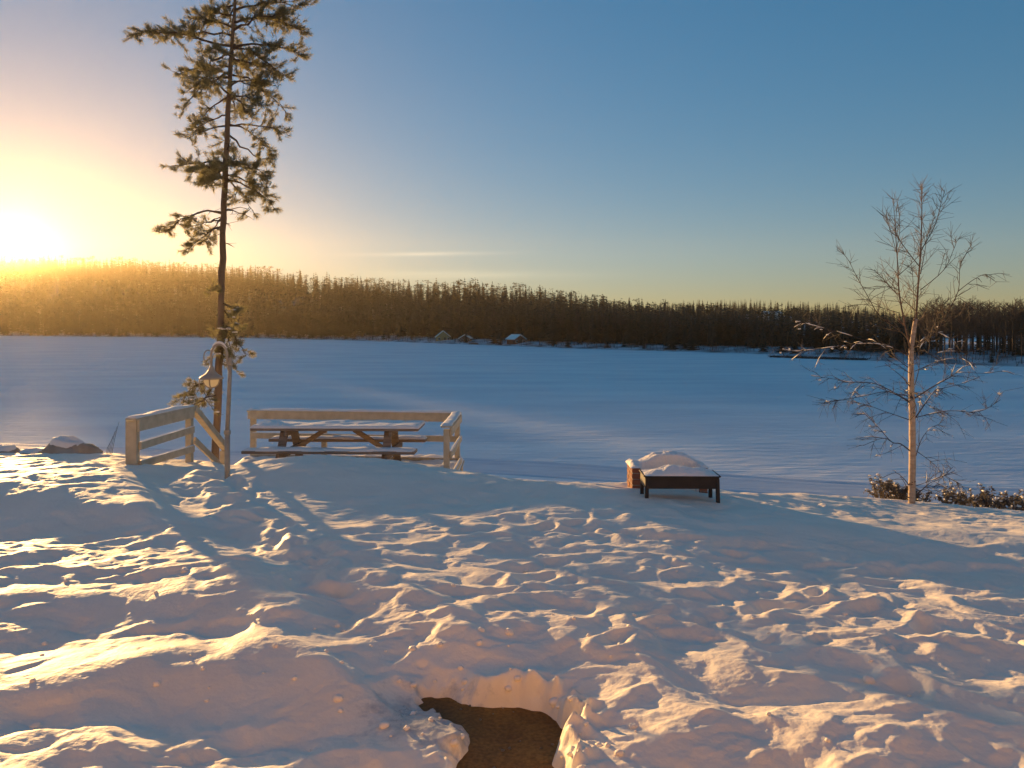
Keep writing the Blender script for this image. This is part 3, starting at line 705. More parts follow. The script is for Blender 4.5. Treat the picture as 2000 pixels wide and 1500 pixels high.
# dark spit of trampled reeds at the foot of the peninsula
def spit():
    fr = random.Random(9); V = []; F = []
    for i in range(1800):
        u = fr.random(); px = 1505 + u * 190; py = 697.5 + u * 6 + fr.uniform(-1.2, 1.2) * (1 - abs(u - .5))
        Y = 8 * FPX / (py - HOR); p = P(px, py, Y); a = (p.x, Y, 0)
        tri_tube(V, F, a, (a[0] + fr.gauss(0, .5), a[1] + fr.gauss(0, .3), fr.uniform(.15, .55)), .05, .02)
    tag(link('reed_bed', new_mesh('reed_bed', np.array(V), np.array(F), [M_bare])), 'dark strip of flattened reeds on the ice by the wooded point', 'reeds', kind='stuff')
spit()

# ------------------------------------------------------------------ deck, railing, table
SN = lambda: random.uniform(-.004, .004)
def snow_strip(a, b, w, h, name, parent, seg=.05, ragged=.25, up=(0, 0, 1)):
    """soft ridge of snow lying on a board from a to b"""
    a, b = Vector(a), Vector(b); d = b - a; L = d.length; d.normalize(); sd = d.cross(Vector(up)).normalized(); n = max(4, int(L / seg)); V = []; F = []
    K = 7
    ph = random.random() * 50
    for i in range(n + 1):
        t = i / n; end = min(1, min(t, 1 - t) * L / .06) ** .5
        hh = h * end * (1 + ragged * math.sin(t * L * 5 + ph) + ragged * .7 * math.sin(t * L * 13 + ph * 2)); ww = w / 2 * (1 + .06 * math.sin(t * L * 9 + ph))
        for k in range(K):
            q = math.pi * k / (K - 1); V.append(a + d * (t * L) + sd * (math.cos(q) * ww * (.9 + .1 * abs(math.cos(q)))) + Vector((0, 0, max(0, math.sin(q)) ** .45 * hh - .004)))
    for i in range(n):
        for k in range(K - 1): F.append((i * K + k, (i + 1) * K + k, (i + 1) * K + k + 1, i * K + k + 1))
    F.append(tuple(range(K))); F.append(tuple(range(n * K, (n + 1) * K))[::-1])
    return link(name, new_mesh(name, np.array([tuple(v) for v in V]), F, [M_cap], True), parent)

DZ = 5.66
dk = thing('wooden_deck', 'snow-covered wooden deck under the picnic table above the lake', 'deck', (-2.7, 11.7, DZ))
pm = MB(); pm.box((0, 0, 0), (3.75, .118, .034), None, .004); plank_me = pm.mesh('plank', M_paint)
for i in range(18): link('plank', plank_me, dk, (0, -1.05 + i * .126, -.02))
for x in (-1.75, 0, 1.75):
    for y in (-1.0, 1.1):
        b = MB(); b.box((x, y, -.9), (.12, .12, 1.7), None, .005); b.build('support_post', M_paint, dk)
for y in (-1.0, 1.1): b = MB(); b.bar((-1.85, y, -.11), (1.85, y, -.11), .07, .145); b.build('joist', M_paint, dk)
def deck_snow():
    nx, ny = 90, 54; X, Y = np.meshgrid(np.linspace(-1.86, 1.86, nx), np.linspace(-1.1, 1.12, ny))
    e = np.minimum(np.minimum(X + 1.86, 1.86 - X), np.minimum(Y + 1.1, 1.12 - Y)); Z = (.10 + .05 * fbm(X * 2 + 9, Y * 2, 3) + .02 * fbm(X * 7, Y * 7, 2)) * np.clip(e / .06, 0, 1) ** .4
    i = np.arange(ny - 1)[:, None] * nx + np.arange(nx - 1)[None, :]; F = np.stack([i, i + 1, i + nx + 1, i + nx], -1).reshape(-1, 4)
    link('snow_cover', new_mesh('snow_cover', np.stack([X, Y, Z], -1).reshape(-1, 3), F, [M_cap], True), dk)
deck_snow()

def wrail(root, a, b, w, h, name='rail', snow=0.0):
    m = MB(); m.bar(a, b, w, h); o = m.build(name, M_paint, root)
    if snow: 
        up = Vector((0, 0, h / 2)); snow_strip(Vector(a) + up, Vector(b) + up, w * 1.02, snow, 'snow_cap', o)
    return o
def wpost(root, p, top, w=.085, d=.085, depth=1.2):
    m = MB(); m.box((p[0], p[1], top - depth / 2), (w, d, depth), None, .005); return m.build('post', M_paint, root)
# back and right railing of the deck
rl = thing('deck_railing', 'pale wooden railing round the back and right side of the deck', 'railing')
BL, BR, FR = P(494, 800, 12.75), P(893, 806, 12.35), P(872, 833, 10.75)
ztop = 6.53
def lev(p, z): return Vector((p.x, p.y, z))
for p in (BL, lev(BL.lerp(BR, .355), 0), BR, FR): wpost(rl, (p.x, p.y + .02), ztop - .05, depth=1.5)
off = Vector((0, -.075, 0))
wrail(rl, lev(BL, ztop - .075) + off + Vector((-.06, 0, 0)), lev(BR, ztop - .075) + off + Vector((.02, 0, 0)), .034, .125, 'top_board')
wrail(rl, lev(BL, ztop) + Vector((-.07, -.02, 0)), lev(BR, ztop) + Vector((.06, -.02, 0)), .15, .03, 'cap_rail', .028)
wrail(rl, lev(FR, ztop + .003) + Vector((0, -.08, 0)), lev(BR, ztop + .003) + Vector((0, -.1, 0)), .15, .03, 'cap_rail', .03)
offx = Vector((.062, 0, 0))
wrail(rl, lev(FR, ztop - .085) + offx, lev(BR, ztop - .085) + offx, .034, .125, 'top_board')
for z in (6.11, 5.745):
    wrail(rl, lev(BL, z) + off, lev(BR, z) + off, .034, .10, 'rail', .006); wrail(rl, lev(FR, z + .004) + offx, lev(BR, z + .004) + offx, .034, .10, 'rail', .012)
# left railing with a sloping handrail down to the lake
sr = thing('stair_railing', 'pale wooden railing with sloping handrail left of the pine trunk', 'railing')
N0, N1, N2 = P(259, 820, 9.6), P(370, 795, 11.0), P(436, 878, 12.25)
wpost(sr, (N0.x, N0.y), 6.76, .145, .09, 1.1); wpost(sr, (N1.x, N1.y), 6.76, .09, .09, 1.3); wpost(sr, (N2.x, N2.y), N2.z - .02, .09, .09, 1.2)
ax = Vector((.065, 0, 0))
wrail(sr, lev(N0, 6.70) + ax * 1.5 + Vector((0, -.05, 0)), lev(N1, 6.70) + ax, .034, .15, 'top_board')
wrail(sr, lev(N0, 6.785) + Vector((.02, -.09, 0)), lev(N1, 6.785) + Vector((.01, .03, 0)), .15, .032, 'cap_rail', .03)
wrail(sr, lev(N0, 6.43) + ax * 1.5, lev(N1, 6.45) + ax, .034, .10, 'rail', .01)
wrail(sr, lev(N0, 6.19) + ax * 1.5, lev(N1, 6.165) + ax, .034, .10, 'rail', .01)
D0, D1 = lev(N1, 6.76) + Vector((.03, .06, 0)), Vector((N2.x + .03, N2.y + .05, N2.z))
wrail(sr, D0, D1, .10, .10, 'handrail', .022)
wrail(sr, D0 + Vector((.02, 0, -.48)), D1 + Vector((.0, -.05, -.34)), .034, .10, 'lower_handrail', .008)
# picnic table
tb = thing('picnic_table', 'brown picnic table with attached benches and a layer of snow', 'picnic table', (-2.69, 11.56, DZ + .02), math.radians(-1.2))
L = 2.56
for i in range(5):
    b = MB(); b.box((0, -.30 + i * .15, .735), (L, .138, .042), None, .006); b.build('table_plank', M_table, tb)
for s in (-1, 1):
    for k in (0, 1):
        b = MB(); b.box((0, s * (.50 + k * .145), .445), (L, .135, .045), None, .006); b.build('bench_plank', M_table, tb)
    snow_strip((-L / 2, s * .575, .467), (L / 2, s * .575, .467), .27, .035, 'bench_snow', tb)
for x in (-.80, .80):
    for s in (-1, 1):
        b = MB(); b.bar((x, s * .66, -.05), (x, s * .20, .715), .045, .12, .005, (1, 0, 0)); b.build('leg', M_table, tb)
    b = MB(); b.bar((x + .048, -.66, .37), (x + .048, .66, .37), .045, .11); b.build('bench_beam', M_table, tb)
    b = MB(); b.bar((x + .048, -.34, .668), (x + .048, .34, .668), .045, .085); b.build('top_beam', M_table, tb)
    b = MB(); sx = 1 if x > 0 else -1; b.bar((sx * .22, 0, .69), (sx * .74, 0, .36), .045, .075); b.build('brace', M_table, tb)
def table_snow():
    nx, ny = 140, 40; X, Y = np.meshgrid(np.linspace(-L / 2 - .01, L / 2 + .01, nx), np.linspace(-.375, .375, ny))
    e = np.minimum(L / 2 + .01 - np.abs(X), .375 - np.abs(Y)); Z = (.04 + .025 * fbm(X * 2.4 + 2, Y * 2.4, 3)) * np.clip(e / .03, 0, 1) ** .5
    i = np.arange(ny - 1)[:, None] * nx + np.arange(nx - 1)[None, :]; F = np.stack([i, i + 1, i + nx + 1, i + nx], -1).reshape(-1, 4)
    link('table_snow', new_mesh('table_snow', np.stack([X, Y, Z + .754], -1).reshape(-1, 3), F, [M_cap], True), tb)
table_snow()

# ------------------------------------------------------------------ lamp post
def lamp():
    B = P(444, 934, 9.2); t = thing('lamp_post', 'pale garden lamp post with gooseneck and hanging bell lantern', 'lamp', (B.x, B.y, B.z - .02))
    S = 9.2 / FPX
    b = MB(); b.tube([(0, 0, -.5), (.0, 0, 94 * S)], .033, 12); b.lathe([(.033, 88 * S), (.042, 90 * S), (.042, 95 * S), (.03, 98 * S)], (0, 0, 0), 12); b.build('lower_pole', M_lamp, t, True)
    b = MB(); b.tube([(.0, 0, 94 * S), (3 * S, 0, 160 * S), (6 * S, 0, 226 * S)], [.027, .026, .024], 12)
    b.lathe([(.026, 0), (.034, .01), (.034, .025), (.02, .04), (.028, .06), (.022, .085), (.002, .098)], (6 * S, 0, 224 * S), 12); b.build('upper_pole', M_lamp, t, True)
    pts = []
    cx, cz, R = -16 * S, 240 * S, 15.5 * S
    pts.append((6 * S, 0, 205 * S)); pts.append((2 * S, 0, 218 * S))
    for k in range(13):
        q = math.radians(-12 + 200 * k / 12); pts.append((cx + R * math.cos(q), 0, cz + R * math.sin(q) * 1.35 + 4 * S))
    pts.append((-31 * S, 0, 222 * S))
    b = MB(); b.tube(pts, .016, 8); b.build('gooseneck', M_lamp, t, True)
    # snow riding on the gooseneck
    b = MB(); b.tube([Vector(p) + Vector((0, 0, .022)) for p in pts[4:13]], [.006, .012, .015, .016, .017, .016, .015, .012, .006], 8); b.build('snow_cap', M_cap, t, True)
    b = MB(); sc = []
    for k in range(14):
        q = math.radians(70 + 190 * k / 13); sc.append((-38 * S + 8 * S * math.cos(q), 0, 240 * S + 13 * S * math.sin(q)))
    b.tube([(-29 * S, 0, 252 * S)] + sc, .008, 6); b.build('scroll', M_lamp, t, True)
    b = MB(); b.tube([(-52 * S, -.02, 200 * S), (-54 * S, -.02, 190 * S), (-53 * S, -.02, 181 * S), (-50 * S, -.02, 176 * S)], .007, 6); b.build('scroll', M_lamp, t, True)
    # bell lantern
    c = (-31 * S, 0, 0)
    b = MB(); b.lathe([(.012, 224 * S), (.03, 219 * S), (.035, 215 * S), (.05, 211 * S), (.082, 206 * S), (.125, 202 * S), (.142, 199.5 * S), (.142, 197 * S), (.12, 197 * S), (.02, 199 * S)], c, 20); sh = b.build('lamp_shade', M_lamp, t, True)
    gm = bpy.data.materials.new('frosted_lamp_glass'); gm.use_nodes = True; n, l = gm.node_tree.nodes, gm.node_tree.links
    pr = n['Principled BSDF']; pr.inputs['Base Color'].default_value = (.8, .74, .62, 1); pr.inputs['Roughness'].default_value = .25
    tn = n.new('ShaderNodeTexNoise'); tn.inputs['Scale'].default_value = 30; bp = n.new('ShaderNodeBump'); bp.inputs['Strength'].default_value = .2; l.new(tn.outputs['Fac'], bp.inputs['Height']); l.new(bp.outputs[0], pr.inputs['Normal'])
    tr = n.new('ShaderNodeBsdfTranslucent'); tr.inputs['Color'].default_value = (.98, .93, .80, 1)
    mx = n.new('ShaderNodeMixShader'); mx.inputs[0].default_value = .88; l.new(pr.outputs[0], mx.inputs[1]); l.new(tr.outputs[0], mx.inputs[2]); l.new(mx.outputs[0], n['Material Output'].inputs['Surface'])
    b = MB(); b.lathe([(.09, 197 * S), (.088, 192 * S), (.075, 186.5 * S), (.05, 182.5 * S), (.015, 181 * S)], c, 20); b.build('glass_bowl', gm, t, True)
    b = MB()
    for k in range(4):
        q = math.radians(8 + 90 * k); b.tube([(c[0] + r * math.cos(q), r * math.sin(q), z * S) for r, z in ((.094, 197), (.092, 192), (.079, 186), (.052, 181.8), (.01, 180))], .009, 6)
    b.lathe([(.0, 177 * S), (.012, 179 * S), (.02, 181.5 * S), (.0, 182 * S)], c, 10); b.build('glass_frame', M_lamp, t, True)
lamp()

# ------------------------------------------------------------------ brick fireplace and brazier
def brick_grill():
    x0, x1 = 1.455, 2.37; y0, y1 = 8.95, 9.36; zt, zb = 6.33, 5.70
    t = thing('brick_fireplace', 'red brick outdoor fireplace heaped with snow behind the black brazier', 'fireplace', (x0, y0, zb))
    bw, bh, th, j = .20, .062, .10, .010
    me_x = MB(); me_x.box((0, 0, 0), (bw, th, bh), None, .005, .0015); me_x = me_x.mesh('brick', M_brick)
    me_y = MB(); me_y.box((0, 0, 0), (th, bw, bh), None, .005, .0015); me_y = me_y.mesh('brick', M_brick)
    me_h = MB(); me_h.box((0, 0, 0), (th, th, bh), None, .005, .0015); me_h = me_h.mesh('brick', M_brick)
    n = int((zt - zb) / (bh + j)); W = x1 - x0; Dp = y1 - y0
    mo = MB()
    mo.box((th / 2, Dp / 2, n * (bh + j) / 2), (th - .014, Dp - .014, n * (bh + j) - .01)); mo.box((W - th / 2, Dp / 2, n * (bh + j) / 2), (th - .014, Dp - .014, n * (bh + j) - .01))
    mo.box((W / 2, Dp - th / 2, n * (bh + j) / 2), (W - 2 * th + .01, th - .018, n * (bh + j) - .01)); mo.build('mortar', M_mortar, t)
    for c in range(n):
        z = (c + .5) * (bh + j)
        for xx in (th / 2, W - th / 2):
            y = 0.0
            if c % 2: link('brick', me_h, t, (xx + random.uniform(-.003, .003), th / 2, z)); y = th + j
            while y + bw <= Dp + .02: link('brick', me_y, t, (xx + random.uniform(-.003, .003), y + bw / 2, z)); y += bw + j
            if y + th <= Dp + .03: link('brick', me_h, t, (xx, y + th / 2, z))
        x = th + j + (0 if c % 2 else .06)
        while x + bw <= W - th: link('brick', me_x, t, (x + bw / 2, Dp - th / 2 + random.uniform(-.003, .003), z)); x += bw + j
    # snow heaped in and over the bricks
    nx, ny = 70, 44; X, Y = np.meshgrid(np.linspace(-.02, W + .02, nx), np.linspace(-.02, Dp + .02, ny)); top = n * (bh + j)
    u = X / W; heap = .02 + .12 * np.exp(-((u - .62) / .26) ** 2) + .06 * np.exp(-((u - .35) / .2) ** 2) + .025 * np.exp(-((u - .03) / .06) ** 2) + .045 * fbm(X * 5, Y * 5, 4)
    heap *= .55 + .45 * np.exp(-((Y / Dp - .65) / .5) ** 2)
    inner = sstep(th - .01, th + .03, X) * (1 - sstep(W - th - .03, W - th + .01, X)) * (1 - sstep(.0, .16, Y))
    e = np.minimum(np.minimum(X + .02, W + .02 - X), np.minimum(Y + .02, Dp + .02 - Y)); Z = top - .005 + heap * np.clip(e / .05, 0, 1) ** .5 - inner * (.25 + .3 * u)
    i = np.arange(ny - 1)[:, None] * nx + np.arange(nx - 1)[None, :]; F = np.stack([i, i + 1, i + nx + 1, i + nx], -1).reshape(-1, 4)
    link('snow_heap', new_mesh('snow_heap', np.stack([X, Y, Z], -1).reshape(-1, 3), F, [M_cap], True), t)
brick_grill()
def brazier():
    t = thing('charcoal_brazier', 'black steel charcoal brazier on legs filled with snow', 'brazier', (1.915, 8.47, 5.85), math.radians(-1.0))
    W, Dp = .82, .34; zt, bh = .445, .132
    for nm, c, s in (('front_panel', (0, -Dp / 2, zt - bh / 2), (W, .012, bh)), ('back_panel', (0, Dp / 2, zt - bh / 2), (W, .012, bh)), ('side_panel', (-W / 2, 0, zt - bh / 2), (.012, Dp - .02, bh)), ('side_panel', (W / 2, 0, zt - bh / 2), (.012, Dp - .02, bh)), ('bottom_panel', (0, 0, zt - bh), (W - .03, Dp - .03, .01))):
        b = MB(); b.box(c, s, None, .003); b.build(nm, M_steel, t)
    b = MB()
    for s in (-1, 1): b.bar((-W / 2 - .01, s * (Dp / 2 + .008), zt + .004), (W / 2 + .01, s * (Dp / 2 + .008), zt + .004), .03, .014)
    for s in (-1, 1): b.bar((s * (W / 2 + .008), -Dp / 2 - .01, zt + .006), (s * (W / 2 + .008), Dp / 2 + .01, zt + .006), .03, .014)
    b.build('rim', M_steel, t)
    for sx in (-1, 1):
        for sy in (-1, 1):
            b = MB(); b.bar((sx * (W / 2 - .015), sy * (Dp / 2 - .01), zt - .02), (sx * (W / 2 - .005), sy * (Dp / 2 + .02), -.35), .04, .04, .004, (0, 1, 0)); b.build('leg', M_steel, t)
    nx, ny = 60, 30; X, Y = np.meshgrid(np.linspace(-W / 2 - .01, W / 2 + .01, nx), np.linspace(-Dp / 2 - .01, Dp / 2 + .01, ny))
    e = np.minimum(W / 2 + .01 - np.abs(X), Dp / 2 + .01 - np.abs(Y)); Z = zt + .01 + (.02 + .06 * np.exp(-((X + .10) / .18) ** 2) + .035 * np.exp(-((X - .15) / .18) ** 2) + .03 * fbm(X * 6, Y * 6, 4)) * np.clip(e / .14, 0, 1) ** .6
    i = np.arange(ny - 1)[:, None] * nx + np.arange(nx - 1)[None, :]; F = np.stack([i, i + 1, i + nx + 1, i + nx], -1).reshape(-1, 4)
    link('snow_heap', new_mesh('snow_heap', np.stack([X, Y, Z], -1).reshape(-1, 3), F, [M_cap], True), t)
brazier()

# ------------------------------------------------------------------ the tall pine
def bez(a, b, sag, n=7, wob=.04):
    a, b = Vector(a), Vector(b); L = (b - a).length; out = []
    for i in range(n + 1):
        t = i / n; p = a.lerp(b, t); p.z += sag * L * 4 * t * (1 - t)
        if 0 < i < n: p += Vector((random.gauss(0, wob), random.gauss(0, wob), random.gauss(0, wob))) * L * .4
        out.append(p)
    return out
def hero_pine():
    Y = 15.0; random.seed(31)
    tr = [(418, 960), (421, 880), (425, 800), (428, 720), (431, 640), (433, 560), (435, 480), (437, 400), (441, 320), (445, 240), (449, 160), (453, 90), (457, 30), (460, -40), (462, -120), (463, -200), (463, -270)]
    base = P(*tr[0], Y); t = thing('pine_tree', 'tall lone pine with bare lower stem behind the lamp post', 'tree', base)
    pts = [P(px, py, Y) - base for px, py in tr]; rad = [.088, .078, .073, .069, .066, .063, .060, .057, .053, .049, .044, .038, .032, .026, .020, .012, .005]
    fine, fr_ = [], []
    for i in range(len(pts) - 1):
        for k in range(3):
            f = k / 3; fine.append(pts[i].lerp(pts[i + 1], f) + Vector((random.gauss(0, .006), random.gauss(0, .006), 0))); fr_.append((rad[i] * (1 - f) + rad[i + 1] * f) * random.uniform(.95, 1.07))
    b = MB(); b.tube(fine, fr_, 12); b.build('trunk', M_bark, t, True)
    def on_trunk(py):
        pys = [q[1] for q in tr]; px = np.interp(py, pys[::-1], [q[0] for q in tr][::-1]); return P(px, py, Y) - base
    # (trunk py, tip px, tip py, droop, foliage from, density)
    LB = [(90, 292, 92, .06, .30, 1.5), (70, 325, 75, .05, .35, 1.2), (105, 345, 118, .08, .45, 1.0), (30, 388, 28, .05, .25, 1.2), (10, 395, 8, .05, .2, 1.2), (55, 392, 55, .05, .2, 1.0), (-15, 385, -25, .04, .2, 1.2),
          (20, 598, 15, .06, .2, 1.3), (45, 603, 72, .10, .25, 1.4), (92, 596, 118, .10, .3, 1.3), (60, 575, 55, .08, .2, 1.2), (-5, 585, -20, .06, .2, 1.2), (95, 560, 150, .10, .3, 1.2), (115, 540, 140, .08, .3, 1.0),
          (132, 358, 152, .12, .4, 1.0), (152, 372, 190, .12, .4, 1.0), (140, 390, 172, .1, .4, .9), (152, 365, 222, .16, .5, .8), (190, 385, 250, .12, .4, .9),
          (145, 540, 205, .14, .35, 1.2), (160, 530, 190, .1, .3, 1.0), (190, 505, 245, .12, .35, .9), (170, 515, 160, .08, .4, .8), (190, 525, 215, .08, .5, .9),
          (245, 550, 258, .06, .55, 1.1), (242, 520, 292, .14, .55, 1.0), (262, 505, 300, -.05, .6, .5),
          (245, 375, 278, .08, .4, .8), (225, 395, 265, .1, .4, .8), (255, 425, 292, .05, .3, .6),
          (318, 352, 332, .02, .25, 1.1), (322, 358, 308, -.08, .6, .5), (330, 400, 358, .05, .3, .9),
          (312, 505, 350, .12, .25, 1.0), (320, 532, 352, .1, .35, 1.2), (340, 515, 385, .1, .3, 1.1), (355, 532, 405, .14, .35, 1.1), (345, 490, 410, .08, .3, .9), (325, 478, 330, .03, .2, .9),
          (418, 350, 462, .16, .45, .9), (430, 362, 438, .02, .5, .7), (440, 385, 495, .1, .4, .8), (425, 395, 470, .1, .45, .7),
          (600, 462, 650, .08, .2, .9), (610, 450, 690, .05, .2, .8), (630, 492, 695, .12, .35, .8), (560, 418, 568, .02, .3, .35), (590, 470, 612, .05, .2, .7), (650, 455, 720, .06, .3, .7), (660, 425, 700, .05, .2, .6),
          (740, 362, 780, .14, .45, 1.1), (750, 385, 800, .12, .4, 1.0), (735, 395, 745, .05, .4, .7), (770, 400, 790, .05, .3, .6)]
    for k in range(9):   # limbs pointing to and from the viewer
        py = random.choice([15, 50, 85, 110, 150, 185, 330, 350, 0]); LB.append((py, float(np.interp(py, [-270, 960], [463, 418])) + random.uniform(-35, 35), py + random.uniform(5, 40), .1, .25, 1.2))
    for k in range(10):  # above the frame
        py = random.uniform(-230, -30); LB.append((py, 462 + random.choice([-1, 1]) * random.uniform(30, 100) * (1 + py / 330), py - random.uniform(-10, 30), .05, .2, 1.1))
    VN = []; FN = []; sn = MB()
    def tuft(p, d, n=17, ln=.095):
        d = d.normalized(); u = d.cross(Vector((.2, .3, 1))).normalized(); w = d.cross(u)
        for i in range(n):
            q = random.random() * 6.28; sp = random.uniform(.25, 1.25); v = (d * random.uniform(.35, 1.0) + (u * math.cos(q) + w * math.sin(q)) * sp).normalized()
            a = p + d * random.uniform(-.05, .05); L_ = ln * random.uniform(.7, 1.25); s = v.cross(Vector((random.gauss(0, 1), random.gauss(0, 1), random.gauss(0, 1)))).normalized() * .0048
            b_ = len(VN); VN.extend([a - s, a + s, a + v * L_]); FN.append((b_, b_ + 1, b_ + 2))
    for li, (py, tx, ty, sag, f0, dens) in enumerate(LB):
        a = on_trunk(py); screen = abs(tx - (440 + (250 - py) * .04)); off_ = random.gauss(0, .35) * (screen / 90 + .4)
        if li >= len(LB) - 19 and li < len(LB) - 10: off_ = random.choice([-1, 1]) * random.uniform(.6, 1.4)
        e = P(tx, ty, Y) - base; e.y += off_
        pl = bez(a, e, sag, 7); r0 = .012 + .010 * (e - a).length
        b = MB(); b.tube(pl, [r0 * (1 - .8 * i / 7) for i in range(8)], 5)
        L_ = (e - a).length
        nt = int(L_ * (10 if 130 < py < 320 else 13) * dens) + 4
        for k in range(nt):
            f = f0 + (1 - f0) * (k + random.random()) / nt; i = min(6, int(f * 7)); p = pl[i].lerp(pl[i + 1], f * 7 - i); d = (pl[i + 1] - pl[i]).normalized()
            sd = Vector((random.gauss(0, 1), random.gauss(0, 1), random.gauss(.1, .55))).normalized(); v = (d * .7 + sd).normalized(); tl = random.uniform(.12, .38) * (1.15 - .55 * f) * (1 + .2 * L_)
            m = p + v * tl * .55 + Vector((0, 0, -.01)); q = p + v * tl + Vector((0, 0, random.uniform(-.05, .06)))
            b.tube([p, m, q], [.006, .0045, .003], 3, False)
            for z in range(3 + int(tl * 9)):
                g = random.random() ** .6; pp = p.lerp(m, g * 2) if g < .5 else m.lerp(q, g * 2 - 1); tuft(pp + Vector((random.gauss(0, .025), random.gauss(0, .025), random.gauss(0, .02))), v + Vector((0, 0, .25)))
            tuft(q, v + Vector((0, 0, .3)), 18)
            if (py > 560 or random.random() < .12) and random.random() < .4: sn.blob(q + Vector((0, 0, .03)), (random.uniform(.025, .06), random.uniform(.025, .06), random.uniform(.012, .024)), .25)
        b.build('branch', M_dark, t)
    for py, tx, ty in ((416, 384, 419), (413, 500, 431), (425, 405, 440), (300, 462, 275), (285, 465, 312), (435, 452, 442), (455, 441, 458), (475, 447, 480), (412, 478, 405)):
        a = on_trunk(py); e = P(tx, ty, Y) - base; e.y += random.gauss(0, .15); pl = bez(a, e, .1, 6); b = MB(); b.tube(pl, [.014 * (1 - .75 * i / 6) for i in range(7)], 5)
        for k in range(4): p = pl[random.randint(2, 5)]; b.tube([p, p + Vector((random.gauss(0, .12), random.gauss(0, .1), random.gauss(-.05, .1)))], [.005, .002], 3, False)
        b.build('bare_branch', M_dark, t)
    link('crown', new_mesh('crown', np.array([tuple(v) for v in VN]), np.array(FN), [M_needle]), t)
    tag(sn.build('snow_tufts', M_cap, t, True), kind='stuff')
    print('pine needles', len(FN))
hero_pine()

